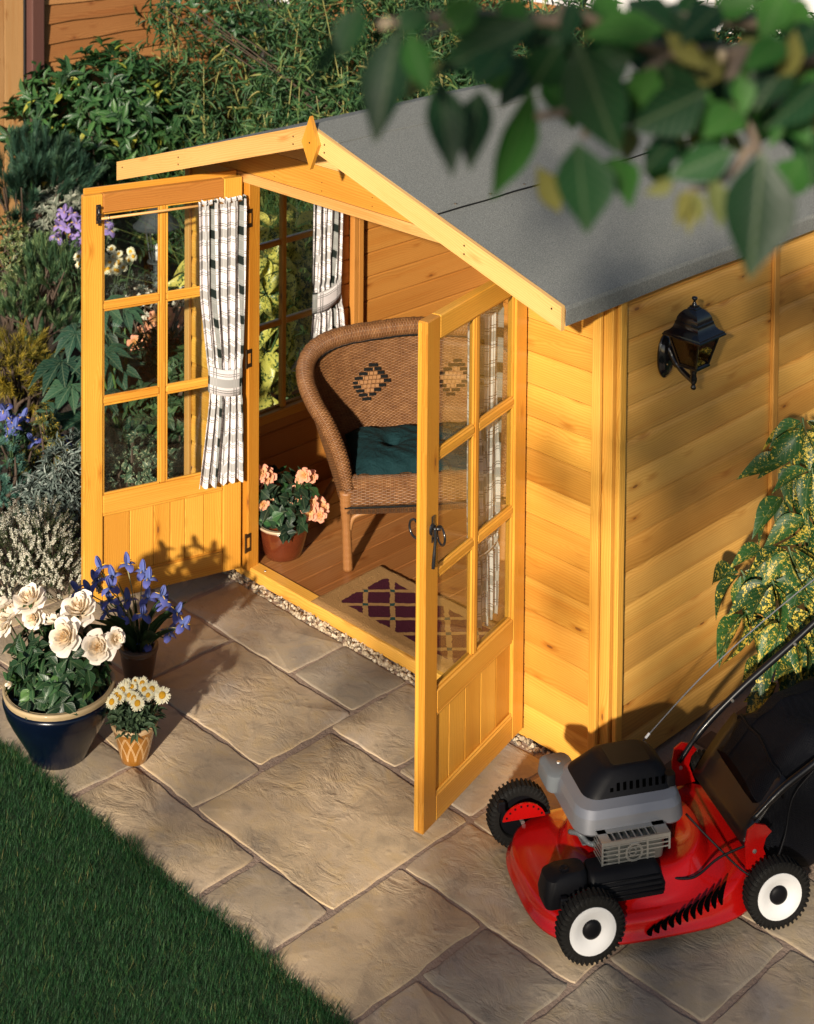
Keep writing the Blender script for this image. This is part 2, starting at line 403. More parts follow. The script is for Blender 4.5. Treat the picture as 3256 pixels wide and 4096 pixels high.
# lawn: slab of turf with an edge, plus blades
g=MB(); g.box(-8,9,-12,-1.405,-.05,-.002,'x',.004); tag(g.build('lawn',TURF),kind='structure')
g=MB(); g.box(3.62,9,-.22,6,-.05,-.004,'x',.004); tag(g.build('side_lawn',TURF),kind='structure')
def blade_T():
    V=np.array([(-.5,0,0),(.5,0,0),(.36,.5,.10),(-.36,.5,.10),(0,1,.34)]); F=np.array([[0,1,2,3],[3,2,4,4]])
    return V,F,np.array([(0,0),(1,0),(1,.5),(0,.5),(.5,1)])
def blades(mb,x0,x1,y0,y1,N,lo,hi,keep=None):
    p=np.stack([rng.uniform(x0,x1,N),rng.uniform(y0,y1,N),np.full(N,-.004)],1)
    if keep is not None: p=p[keep(p)]
    N=len(p)
    clump=(np.sin(p[:,0]*23+np.sin(p[:,1]*17)*2)+np.sin(p[:,1]*31+p[:,0]*9))*.25
    az=rng.uniform(0,2*PI,N); ti=rng.uniform(.05,.75,N)+.12*clump
    Yd=np.stack([np.cos(az)*np.sin(ti),np.sin(az)*np.sin(ti),np.cos(ti)],1)
    Zd=np.stack([np.cos(az)*np.cos(ti),np.sin(az)*np.cos(ti),-np.sin(ti)],1); Xd=np.cross(Yd,Zd)
    L=rng.uniform(lo,hi,N)*(1+.25*clump); wd=rng.uniform(.0012,.0022,N)
    V,F,U=blade_T()
    # triangles only for the tip
    sc_=np.stack([wd,L,L],1)
    mb.many((V,np.array([[0,1,2,3]]),U),p,Xd,Yd,Zd,sc_,np.clip(rng.normal(.45,.22,N)+.12*clump,0,1))
    k=mb.n-N*5
    f=np.array([[3,2,4]])[None]+(np.arange(N)*5)[:,None,None]+k
    mb.F.append(f.reshape(-1,3)); mb.I.append(np.zeros(N))
GRASS=m_leaf('grass_blade',[(0,(.008,.038,.014)),(.45,(.016,.074,.022)),(.8,(.040,.112,.030)),(1,(.20,.18,.06))],.6,.3,0)
g=MB(); blades(g,-.6,3.7,-2.7,-1.39,190000,.016,.034)
blades(g,-.6,3.7,-1.43,-1.345,16000,.018,.038,lambda p: p[:,1]<-1.386+.018*np.sin(p[:,0]*7.3)*np.sin(p[:,0]*19+1)+.012*np.sin(p[:,0]*43)+rng.normal(0,.006,len(p)))
tag(g.build('lawn_grass',GRASS),'short dark green lawn grass along the paving edge','grass',kind='stuff')
g=MB(); blades(g,3.6,4.6,-.22,.9,12000,.03,.05)
tag(g.build('side_grass',GRASS),'patch of green grass beyond the paving behind the mower','grass',kind='stuff')

pav=MB(); pav.box(-.35,3.63,-1.40,2.3,-.05,-.0052,'x'); pav.box(3.63,4.6,-1.40,-.21,-.05,-.0052,'x')
paving=tag(pav.build('paving',MORT),kind='structure')
def slab(x0,x1,y0,y1,rnd,gap=.0095,h=.0,jit=.0058):
    x0+=gap*random.uniform(.5,1.1);x1-=gap*random.uniform(.5,1.1);y0+=gap*random.uniform(.5,1.1);y1-=gap*random.uniform(.5,1.1)
    pts=[]; cs=[(x0,y0),(x1,y0),(x1,y1),(x0,y1)]
    rc=.010
    for i in range(4):
        a=np.array(cs[i]);b=np.array(cs[(i+1)%4]);L=np.linalg.norm(b-a);t=(b-a)/L;nn=np.array([t[1],-t[0]])
        k=max(4,int(L/.045)); ph=random.uniform(0,6)
        for j in range(k+1):
            s_=rc+(L-2*rc)*j/k
            pts.append(a+t*s_+nn*(random.uniform(-jit,jit*.5)+.0025*math.sin(s_*14+ph)))
    P=np.array(pts); c=P.mean(0); m=len(P); V=[]; ins=[(0,-.04),(0.0,-.0048),(.003,-.0012),(.009,0.0)]
    for d,z in ins:
        q=P-(P-c)/np.linalg.norm(P-c,axis=1)[:,None]*d
        V+= [(x,y,z+h+(rng.normal(0,.0007) if z==0 else 0)) for x,y in q]
    V.append((c[0],c[1],h+.001)); F=[]
    for r_ in range(3):
        for j in range(m): F.append([r_*m+j,r_*m+(j+1)%m,(r_+1)*m+(j+1)%m,(r_+1)*m+j])
    T=[[3*m+j,3*m+(j+1)%m,4*m] for j in range(m)]
    b=MB(); b.add(V,[F,T],None,rnd)
    return auto_smooth(b.build('paving_slab',SLAB,paving),40)
SL=[(-.35,.0,-.8,-.35,.3),(.0,.38,-.35,-.045,.1),(.38,1.10,-.35,-.045,.35),(1.10,1.46,-.345,-.045,.12),(.0,.38,-.8,-.35,.5),(.38,.75,-.81,-.35,.6),(.75,1.47,-.81,-.345,.75),
    (1.46,1.82,-.475,-.045,.7),(1.82,2.19,-.475,-.045,.55),(1.49,2.19,-1.12,-.48,.95),(.77,1.49,-1.118,-.81,.72),(.05,.77,-1.118,-.81,.4),(-.35,.05,-1.4,-.81,.5),
    (1.14,1.84,-1.4,-1.12,.85),(1.84,2.19,-1.4,-1.12,.42),(.4,1.14,-1.4,-1.12,.25),(.05,.4,-1.4,-1.12,.6),
    (2.19,2.565,-1.4,-.815,.9),(2.19,2.92,-.815,-.49,.66),(2.565,2.92,-1.12,-.815,.05),(2.565,3.28,-1.4,-1.12,.78),(2.92,3.63,-1.12,-.66,.2),(3.28,3.63,-1.4,-1.12,.6),
    (2.92,3.28,-.66,-.21,.15),(3.28,3.63,-.66,-.21,.4),(2.19,2.56,-.49,-.045,.48),(2.56,2.92,-.49,-.045,.3),(2.92,3.63,-.21,.1,.3),(3.63,4.1,-1.4,-.8,.5),(3.63,4.1,-.8,-.22,.3)]
for s_ in SL: slab(*s_)
# brown block paving along the side wall
BLOCK=m_plain('brown_block',(.12,.075,.05),.9,0,0,.5,30,.5)
yb=-.03
for i in range(18):
    for j in range(5):
        y0=-.03+i*.115; x0=2.47+j*.22+(.11 if i%2 else 0)
        if x0>2.92 and y0<.12: continue
        if x0+.21>3.62: continue
        b=MB(); b.box(x0,x0+.212,y0,y0+.107,-.05,.0+random.uniform(-.003,.002),'x',.006); b.build('paving_block',BLOCK,paving)
# strip of gravel against the front wall
def ico():
    t=(1+5**.5)/2
    V=np.array([(-1,t,0),(1,t,0),(-1,-t,0),(1,-t,0),(0,-1,t),(0,1,t),(0,-1,-t),(0,1,-t),(t,0,-1),(t,0,1),(-t,0,-1),(-t,0,1)],float)/math.hypot(1,t)
    F=np.array([(0,11,5),(0,5,1),(0,1,7),(0,7,10),(0,10,11),(1,5,9),(5,11,4),(11,10,2),(10,7,6),(7,1,8),(3,9,4),(3,4,2),(3,2,6),(3,6,8),(3,8,9),(4,9,5),(2,4,11),(6,2,10),(8,6,7),(9,8,1)])
    return V,F,np.zeros((12,2))
ICO=ico()
def frames(N,up=None):
    a=rng.normal(size=(N,3)); a/=np.linalg.norm(a,axis=1)[:,None]; b=rng.normal(size=(N,3)); b=np.cross(a,b); b/=np.linalg.norm(b,axis=1)[:,None]
    return a,b,np.cross(a,b)
def m_gravel():
    t=NT('gravel'); c=t.ramp(t.attr('rnd'),[(0,(.10,.085,.07)),(.2,(.30,.23,.15)),(.6,(.46,.36,.24)),(1,(.60,.52,.40))])
    return t.surf(t.pbr(c,.7,t.bump(t.noise(t.n('TexCoord').outputs['Object'],90,3,.6),.4,.004)))
g=MB(); N=1100
p=np.stack([rng.uniform(.2,2.44,N),rng.uniform(-.047,.006,N),rng.uniform(-.016,.004,N)],1)
a,b_,c_=frames(N); g.many(ICO,p,a,b_,c_,np.stack([rng.uniform(.007,.014,N),rng.uniform(.006,.011,N),rng.uniform(.004,.008,N)],1),rng.random(N))
tag(g.build('gravel_strip',m_gravel()),'narrow strip of pale gravel along the foot of the front wall','gravel',kind='stuff')

# ------------------------------------------------------------------ summerhouse
house=thing('summerhouse',(0,0,0),'honey coloured wooden summerhouse with grey felt roof and open glazed doors','summerhouse')
PROF=[(0,0),(0,.0095),(.0022,.0135),(.005,.0145),(.090,.0145),(.100,.0132),(.108,.0108),(.113,.0095),(.1185,.0095),(.1185,0)]
def board_obj(name,mat,parent,o,ldir,out,L,prof=PROF,updir=(0,0,1)):
    b=MB(); b.prism(prof,o,updir,out,ldir,L)
    return auto_smooth(b.build(name,mat,parent,fix=True),30)
def wall_frame(name, boxes, mat=WOOD, parent=None):
    b=MB()
    for (args,gr) in boxes: b.box(*args,gr,.002)
    return b.build(name,mat,parent if parent is not None else house)
PIT=.1200; Z0=.018
def clad(parent,mat,o,ldir,out,L,nrow,z0=Z0,skip=()):
    for i in range(nrow):
        if i in skip: continue
        oo=np.array([o[0],o[1],z0+i*PIT]); board_obj('cladding_board',mat,parent,oo,ldir,out,L)
# front panels (rear rails are the part mesh, boards are its pieces)
NR=15
fr=wall_frame('front_wall',[((2.018,2.36,.002,.03,.02,.07),'x'),((2.018,2.36,.002,.03,1.72,1.77),'x')])
clad(fr,WOOD,(2.016,0.0,0),(1,0,0),(0,-1,0),.345,NR)
fl=wall_frame('front_wall',[((.03,.38,.002,.03,.02,.07),'x'),((.03,.38,.002,.03,1.72,1.77),'x')])
clad(fl,WOOD,(.032,0.0,0),(1,0,0),(0,-1,0),.35,NR)
# corner posts and cover strips
def strip(name,x0,x1,y0,y1,z0,z1,mat,gr='z',b=.003,parent=None):
    q=MB(); q.box(x0,x1,y0,y1,z0,z1,gr,b); return q.build(name,mat,parent if parent is not None else house)
strip('cover_strip',2.338,2.374,-.034,-.0155,.012,1.80,WOOD)
strip('corner_post',2.362,2.408,-.006,.04,.01,1.785,WOOD)
strip('cover_strip',2.4165,2.436,.004,.040,.012,1.775,WOOD)
strip('cover_strip',.0,.034,-.032,-.0155,.012,1.80,WOODP)
strip('corner_post',-.008,.036,-.005,.04,.01,1.79,WOOD)
strip('door_jamb',.388,.432,-.012,.05,.04,1.765,WOODD)
strip('door_jamb',1.968,2.0145,-.012,.05,.04,1.765,WOODD)
# right side wall
rs=wall_frame('side_wall',[((2.385,2.399,.04,D-.02,1.735,1.77),'y'),((2.385,2.399,.04,D-.02,.02,.06),'y')],WOODS)
clad(rs,WOODS,(2.40,.036,0),(0,1,0),(1,0,0),.955,NR)
clad(rs,WOODS,(2.40,1.004,0),(0,1,0),(1,0,0),1.06,NR)
strip('cover_strip',2.4155,2.434,.978,1.014,.012,1.775,WOODS)
# left side wall with window opening y .22-.90, z .46-1.60
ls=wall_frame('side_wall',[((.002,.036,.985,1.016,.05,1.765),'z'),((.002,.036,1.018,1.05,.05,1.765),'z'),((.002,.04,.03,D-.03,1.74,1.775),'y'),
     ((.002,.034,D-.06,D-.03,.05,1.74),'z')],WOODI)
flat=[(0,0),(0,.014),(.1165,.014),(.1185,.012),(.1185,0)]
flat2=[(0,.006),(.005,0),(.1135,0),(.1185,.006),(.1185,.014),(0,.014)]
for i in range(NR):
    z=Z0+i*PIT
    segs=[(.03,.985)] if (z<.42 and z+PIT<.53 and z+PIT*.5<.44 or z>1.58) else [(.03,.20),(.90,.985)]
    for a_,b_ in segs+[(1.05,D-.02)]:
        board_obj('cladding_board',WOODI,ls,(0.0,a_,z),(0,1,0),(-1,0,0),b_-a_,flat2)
# window in the left wall
wf=MB()
for (y0,y1,z0,z1,gr) in ((.20,.235,.44,1.64,'z'),(.865,.90,.44,1.64,'z'),(.235,.865,1.60,1.64,'y'),(.235,.865,.44,.485,'y')):
    wf.box(-.022,.03,y0,y1,z0,z1,gr,.003)
win=wf.build('window',WOODD,house)
def barpart(nm,par,args,gr,mat=WOODD,b=.005): q=MB(); q.box(*args,gr,b); return q.build(nm,mat,par)
barpart('muntin',win,(-.012,.020,.535,.563,.485,1.60),'z')
for z in (.90,1.285):
    barpart('muntin',win,(-.011,.019,.2355,.5345,z-.014,z+.014),'y'); barpart('muntin',win,(-.011,.019,.5635,.8645,z-.014,z+.014),'y')
for (z0,z1) in ((.485,.886),(.914,1.271),(1.299,1.60)):
    for (y0,y1) in ((.235,.535),(.563,.865)):
        q=MB(); q.box(0.0,.004,y0+.001,y1-.001,z0+.001,z1-.001); q.build('pane',GLASS,win)
# back wall
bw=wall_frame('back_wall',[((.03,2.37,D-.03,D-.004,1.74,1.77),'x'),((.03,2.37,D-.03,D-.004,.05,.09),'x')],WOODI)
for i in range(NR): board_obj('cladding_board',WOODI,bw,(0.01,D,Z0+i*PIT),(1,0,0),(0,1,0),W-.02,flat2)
# floor
fb=MB(); fb.box(.01,2.39,.07,D-.02,.005,.03,'y'); floor=fb.build('floor',FLOORW,house)
nb_=22; wd=(2.38-.02)/nb_
for i in range(nb_):
    b=MB(); b.box(.02+i*wd+.0008,.02+(i+1)*wd-.0008,.062,D-.03,.031,ZF+random.uniform(-.0006,.0006),'y',.0018); b.build('floorboard',FLOORW,floor)
# threshold
sl_=MB(); sl_.prism([(0,.004),(.0,.046),(.006,.052),(.055,.056),(.06,.05),(.06,.004)],(.34,0.0,0),(0,1,0),(0,0,1),(1,0,0),1.70)
sill=auto_smooth(sl_.build('threshold',WOOD,house,fix=True),30)
for x in (.5,.98,1.35,1.8):
    b=MB(); b.lathe([(.0,.0022),(.004,.002),(.0052,.0)],(x,.03,.0545),12); b.build('screw',STEEL,sill)
# gable above the doors
SLOPE=.302; ZA=2.19
def zr(x): return ZA-SLOPE*abs(x-1.2)
gb=wall_frame('gable',[((.04,2.36,-.020,.03,1.752,1.795),'x')],WOODP)
z=1.797; i=0
while z<ZA-.06:
    z1=min(z+PIT-.002,ZA-.058)
    h0=(ZA-.055-z)/SLOPE; h1=max((ZA-.055-z1)/SLOPE,.01); h0=min(h0,1.19); h1=min(h1,1.19)
    P=[(1.2-h0,z),(1.2+h0,z),(1.2+h1,z1),(1.2-h1,z1)]
    V=[(x,-.014,zz) for x,zz in P]+[(x,.004,zz) for x,zz in P]
    b=MB(); uo=random.random()*30
    b.add(V,[[0,1,2,3],[7,6,5,4],[0,4,5,1],[1,5,6,2],[2,6,7,3],[3,7,4,0]],[(x+uo,zz+uo) for x,y,zz in V]); b.build('gable_board',WOODP if i%2 else WOOD,gb,fix=True)
    z+=PIT; i+=1
strip('batten',1.605,1.632,-.030,-.0145,1.80,1.995,WOODP,parent=gb)
# roof deck, felt, bargeboards
def m_felt():
    t=NT('mineral_felt'); tc=t.n('TexCoord').outputs['Object']
    n=t.noise(tc,230,2,.85); n2=t.noise(tc,5,3,.5)
    c=t.ramp(n,[(.25,(.085,.088,.085)),(.5,(.155,.16,.152)),(.75,(.27,.275,.265))])
    c=t.mix(t.math('MULTIPLY',n2,.4),c,t.mix(1.0,c,(.75,.78,.75),'MULTIPLY'))
    return t.surf(t.pbr(c,.9,t.bump(n,.6,.004)))
FELT=m_felt()
def roof_sheet(name,s,x0,x1,y0,y1,dz,th,mat,parent,fold=0.0,ny=24,nx=10,wob=0.0):
    """s=+1 right, -1 left slope; x measured from the ridge"""
    xs=np.linspace(x0,x1,nx); ys=np.linspace(y0,y1,ny); P=np.zeros((nx+(2 if fold else 0),ny,3))
    for i,x in enumerate(xs):
        for j,y in enumerate(ys):
            e=0
            if i==nx-1 and wob: e=.003*math.sin(y*9)+.002*math.sin(y*23)
            P[i,j]=(1.2+s*(x+e), y, ZA-SLOPE*(x+e)+dz+ (wob*.0015*math.sin(y*6+x*8)))
    if fold:
        for j,y in enumerate(ys):
            zz=ZA-SLOPE*x1+dz
            P[nx,j]=(1.2+s*(x1+.006),y,zz-.012); P[nx+1,j]=(1.2+s*(x1+.004),y,zz-fold+.003*math.sin(y*5))
    b=MB(); nxx=P.shape[0]
    top=P; bot=P.copy(); bot[:nx,:,2]-=th
    if fold: bot[nx:,:,0]-=s*th
    b.grid(top); b.grid(bot)
    # close rim
    for a_,c_ in ((top[0],bot[0]),(top[-1],bot[-1]),(top[:,0],bot[:,0]),(top[:,-1],bot[:,-1])): b.grid(np.stack([a_,c_],0))
    return b.build(name,mat,parent,fix=False)
rd=MB()
for s_ in (1,-1):
    P=[(1.2,-.33),(1.2+s_*1.258,-.33),(1.2+s_*1.258,D+.04),(1.2,D+.04)]
    V=[(x,y,ZA-SLOPE*abs(x-1.2)-.006) for x,y in P]+[(x,y,ZA-SLOPE*abs(x-1.2)-.020) for x,y in P]
    rd.add(V,[[0,1,2,3],[7,6,5,4],[0,4,5,1],[1,5,6,2],[2,6,7,3],[3,7,4,0]],[(y,x) for x,y,z in V])
roof=rd.build('roof',WOODI,house,fix=True)
for s_ in (1,-1):
    roof_sheet('felt_sheet',s_,.62,1.262,-.335,D+.05,0.0,.003,FELT,roof,fold=.062)
    roof_sheet('felt_sheet',s_,.0,.664,-.335,D+.05,.0055,.004,FELT,roof,wob=1.0)
    roof_sheet('felt_sheet',s_,.0,.15,-.336,D+.05,.010,.003,FELT,roof,wob=.4)
for y in np.arange(-.22,D,.19):
    b=MB(); b.lathe([(.0,.0016),(.006,.001),(.0065,0)],(1.2+.645,y+random.uniform(-.01,.01),ZA-SLOPE*.645+.0062),10); b.build('clout_nail',BRASSD,roof)
bs=MB(); bs.tube([(1.2+.667,y,ZA-SLOPE*.667+.0035+.0015*math.sin(y*8)+.001*math.sin(y*23)) for y in np.linspace(-.33,D+.04,90)],.003,6); bs.build('seam_bead',m_plain('seam_black',(.006,.006,.006),.6,spec=.2),roof,smooth=True)  # thin dark strip along the edge of the upper felt sheet
# bargeboards
for s_ in (1,-1):
    b=MB(); pts=[(.0,ZA+.008),(1.262,ZA-SLOPE*1.262+.004),(1.262,ZA-SLOPE*1.262-.078),(.0,ZA-.078)]
    V=[(1.2+s_*x,-.355,z) for x,z in pts]+[(1.2+s_*x,-.337,z) for x,z in pts]
    uo=random.random()*20; b.add(V,[[0,1,2,3],[7,6,5,4],[0,4,5,1],[1,5,6,2],[2,6,7,3],[3,7,4,0]],[(x+uo,(z+SLOPE*abs(x-1.2))+uo+y) for x,y,z in V])
    bo=b.build('bargeboard',WOODP,house,fix=True)
    for x in (.09,.82,1.22):
        for dz in (-.025,-.055):
            if x==1.22 and dz==-.055: continue
            q=MB(); q.lathe([(0,.001),(.0035,.0009),(.004,0)],(1.2+s_*x,-.355,ZA-SLOPE*x+dz),8,ax=np.array([[1,0,0],[0,0,-1],[0,1,0]])); q.build('nail',BRASSD,bo)
b=MB(); P=[(1.225,2.239),(1.272,2.134),(1.228,2.034),(1.178,2.134)]
V=[(x,-.372,z) for x,z in P]+[(x,-.3555,z) for x,z in P]
b.add(V,[[0,1,2,3],[7,6,5,4],[0,4,5,1],[1,5,6,2],[2,6,7,3],[3,7,4,0]],[(z+3,x+y) for x,y,z in V]); fin=b.build('finial',WOODD,house,fix=True)
q=MB(); q.lathe([(0,.001),(.0035,.0009),(.004,0)],(1.224,-.372,2.137),8,ax=np.array([[1,0,0],[0,0,-1],[0,1,0]])); q.build('nail',BRASSD,fin)
strip('rafter',.05,.085,-.33,-.02,1.755,1.80,WOODI) if False else None
# nail heads down the boards
def nails(pts,parent):
    b=MB()
    for p in pts: b.lathe([(0,.0012),(.0022,.001),(.0026,0)],(0,0,0),6); b.V[-1]=b.V[-1]@np.array([[1,0,0],[0,0,-1],[0,1,0]]).T+np.array(p)
    o=b.build('nail_heads',BRASSD,parent); o['kind']='stuff'; return o
nails([(2.024+random.uniform(-.002,.002),-.0148,Z0+i*PIT+dz) for i in range(NR) for dz in (.03,.07)],fr)
nails([(1.2+dx,-.0142,z) for dx in np.arange(-.9,.91,.3) for z in (1.815,1.85)],gb)

# ------------------------------------------------------------------ doors
DW,DZ0,DZ1=.704,.055,1.78
def door(label,px_,py_,ang,inner):
    X=np.array([math.cos(ang),math.sin(ang)])
    f=MB(); T=-.038
    for (x0,x1,z0,z1,gr) in ((0,.085,DZ0,DZ1,'z'),(.62,DW,DZ0,DZ1,'z'),(.0852,.6198,.425,.505,'x'),(.0852,.6198,DZ0,.145,'x')):
        f.box(x0,x1,T,0,z0,z1,gr,.004)
    if not inner: f.box(.0852,.6198,T,0,1.70,DZ1,'x',.004)
    if inner:
        f.box(.012,DW-.012,T-.012,T-.0005,DZ1-.04,DZ1+.022,'x',.003)
    else:
        f.box(DW+.0003,DW+.005,T+.004,T+.020,DZ0+.01,DZ1-.004,'z',.002)
    d=f.build('door',WOODD,house,loc=(px_,py_,0),rotz=ang); d['label']=label
    if inner: q=MB(); q.box(.0852,.6198,T,0,1.70,DZ1,'x',.004); q.build('top_rail',WOODI,d)
    barpart('muntin',d,(.343,.371,-.034,-.004,.5055,1.6995),'z')
    for z in (.905,1.305):
        barpart('muntin',d,(.0855,.3425,-.033,-.005,z-.014,z+.014),'x'); barpart('muntin',d,(.3715,.6195,-.033,-.005,z-.014,z+.014),'x')
    for (z0,z1) in ((.505,.891),(.919,1.291),(1.319,1.70)):
        for (x0,x1) in ((.085,.343),(.371,.62)):
            q=MB(); q.box(x0+.001,x1-.001,-.021,-.017,z0+.001,z1-.001); q.build('pane',GLASS,d)
            # glazing bead round the pane
            q=MB()
            for (a0,a1,b0,b1,gr) in ((x0,x0+.008,z0,z1,'z'),(x1-.008,x1,z0,z1,'z'),(x0+.008,x1-.008,z0,z0+.008,'x'),(x0+.008,x1-.008,z1-.008,z1,'x')):
                q.box(a0,a1,-.0165,-.0075,b0,b1,gr,.002)
            q.build('glazing_bead',WOODD,d)
    cuts=[.085,.168,.255,.32,.395,.50,.62] if inner else [.085,.19,.30,.41,.52,.62]
    for a_,b_ in zip(cuts[:-1],cuts[1:]):
        q=MB(); q.box(a_+.0006,b_-.0006,-.030,-.012,.146,.4245,'z',.003); q.build('panel_board',WOODD,d)
    for (z0,z1) in ((.145,.155),(.415,.425)):
        q=MB(); q.box(.0855,.6195,-.0118,-.003,z0,z1,'x',.003); q.build('bead',WOODD,d)
    return d
AL,AR=1.8749,1.7991
dl=door('left hand door folded back, seen from inside with a checked curtain',.409,-.03,-AL,True)
dr=door('right hand door standing open with black ring handle',2.036,-.03,-(PI-AR),False)
def curtain_rod(d,z,x0,x1,y):
    q=MB(); q.tube([(x0,y,z),(x1,y,z)],.0055,8); r_=q.build('curtain_rod',WOODP,d,smooth=True)
    q=MB()
    for x in (x0+.03,x1-.03): q.tube([(x+.008*math.cos(a)*0,y+.009*math.cos(a),z+.009*math.sin(a)) for a in np.linspace(0,2*PI,13)[:-1]],.0012,5,closed=True); q.box(x-.001,x+.001,min(y,0),max(y-.009,0),z-.001,z+.001)
    q.build('rod_hook',STEEL,r_)
curtain_rod(dl,1.685,.012,.635,.022)
curtain_rod(dr,1.685,.04,.66,-.058)
def hinge(parent,x,y,z,ang):
    e=link('hinge',None,parent) if False else None
    q=MB(); c,s=math.cos(ang),math.sin(ang); Mx=np.eye(4); Mx[:3,:3]=[[c,-s,0],[s,c,0],[0,0,1]]; Mx[:3,3]=(x,y,z)
    for z0,z1 in ((-.04,-.022),(.022,.04)): q.box(0,.030,-.0022,0,z0,z1,'x',.0005,Mx)
    q.box(.024,.030,-.0022,0,-.022,.022,'x',.0005,Mx)
    q.lathe([(.004,-.042),(.004,.042)],(x,y,z),10)
    o=q.build('hinge',BRASSD,parent)
    return o
for z in (1.60,.985,.17):
    hinge(house,.4325,-.0255,z,PI/2)
# bolts on the left door
def bolt(z,flip):
    q=MB(); q.box(.632,.652,.0005,.004,z-.04,z+.04,'z',.001); b=q.build('bolt',BLACKM,dl)
    q=MB(); q.tube([(.642,.011,z-.045),(.642,.011,z+.036)],.0042,8); q.tube([(.642,.011,z-.022*flip),(.628,.018,z-.022*flip)],.003,6); q.build('bolt_rod',BLACKM,b,smooth=True)
    q=MB()
    for zz in (-.03,.0,.03): q.box(.6335,.6505,.004,.0165,z+zz-.005,z+zz+.005,'z',.001)
    q.build('bolt_keeper',BLACKM,b)
bolt(1.70,1); bolt(.145,-1)
# ring handle and latch on the right door
q=MB(); q.lathe([(.0,.006),(.014,.006),(.020,.003),(.022,.0)],(0,0,0),16,ax=np.array([[1,0,0],[0,0,1],[0,-1,0]])); q.V[-1]+=np.array([.660,.0,1.075])
q.box(.650,.670,.0005,.005,1.03,1.12,'z',.003); hd=q.build('handle',BLACKM,dr)
q=MB(); c=np.array([.655,.030,1.057]); a=np.linspace(0,2*PI,25)[:-1]
q.tube([c+np.array([.030*math.cos(t)*.55,.030*math.cos(t)*.83,.030*math.sin(t)]) for t in a],.0042,8,closed=True); q.tube([(.660,.0,1.075),(.658,.03,1.081)],.006,8); q.build('ring_pull',BLACKM,hd,smooth=True)
q=MB(); q.tube(bezier([(.665,.012,1.085),(.668,.016,1.05),(.678,.018,1.0),(.684,.018,.955)],5),[.006]*5+[.0055]*5+[.0065]*6,8); q.build('latch_lever',BLACKM,hd,smooth=True)
q=MB(); c=np.array([.66,-.068,1.057]); q.tube([c+np.array([.030*math.cos(t)*.35,.030*math.cos(t)*.94,.030*math.sin(t)]) for t in a],.0042,8,closed=True); q.tube([(.66,-.038,1.08),(.66,-.066,1.085)],.006,8); q.build('ring_pull',BLACKM,hd,smooth=True)

# ------------------------------------------------------------------ curtains
def m_check():
    t=NT('checked_cotton'); uv=t.n('TexCoord').outputs['UV']; sx=t.n('SeparateXYZ',{0:uv}); u,v=sx.outputs[0],sx.outputs[1]
    def bands(x,per,duty):
        f=t.math('FRACT',t.math('DIVIDE',x,per)); band=t.math('LESS_THAN',f,duty)
        l=None
        for p in (duty+.10,duty+.17,.83,.90):
            k=t.math('LESS_THAN',t.math('ABSOLUTE',t.math('SUBTRACT',f,p)),.014); l=k if l is None else t.math('MAXIMUM',l,k)
        return band,l
    bu,lu=bands(u,.25,.13); bv,lv=bands(v,.128,.29)
    both=t.math('MULTIPLY',bu,bv); one=t.math('MAXIMUM',bu,bv); ln=t.math('MAXIMUM',lu,lv)
    c=t.mix(t.math('MAXIMUM',t.math('MULTIPLY',bu,.86),t.math('MULTIPLY',bv,.60)),(.80,.75,.75),(.17,.185,.17))
    c=t.mix(both,c,(.012,.018,.016))
    c=t.mix(t.math('MULTIPLY',ln,t.math('SUBTRACT',.75,t.math('MULTIPLY',one,.5))),c,t.mix(one,(.05,.055,.05),(.6,.58,.57)))
    wv=t.math('MULTIPLY',t.math('SINE',t.math('MULTIPLY',u,5200.0)),t.math('SINE',t.math('MULTIPLY',v,5200.0)))
    b=t.pbr(c,.9,t.bump(wv,.1,.0006),Specular_IOR_Level=.15)
    tr=t.n('BsdfTranslucent',{'Color':c})
    return t.surf(t.n('MixShader',{0:.2,1:b.outputs[0],2:tr.outputs[0]}))
CHECK=m_check()
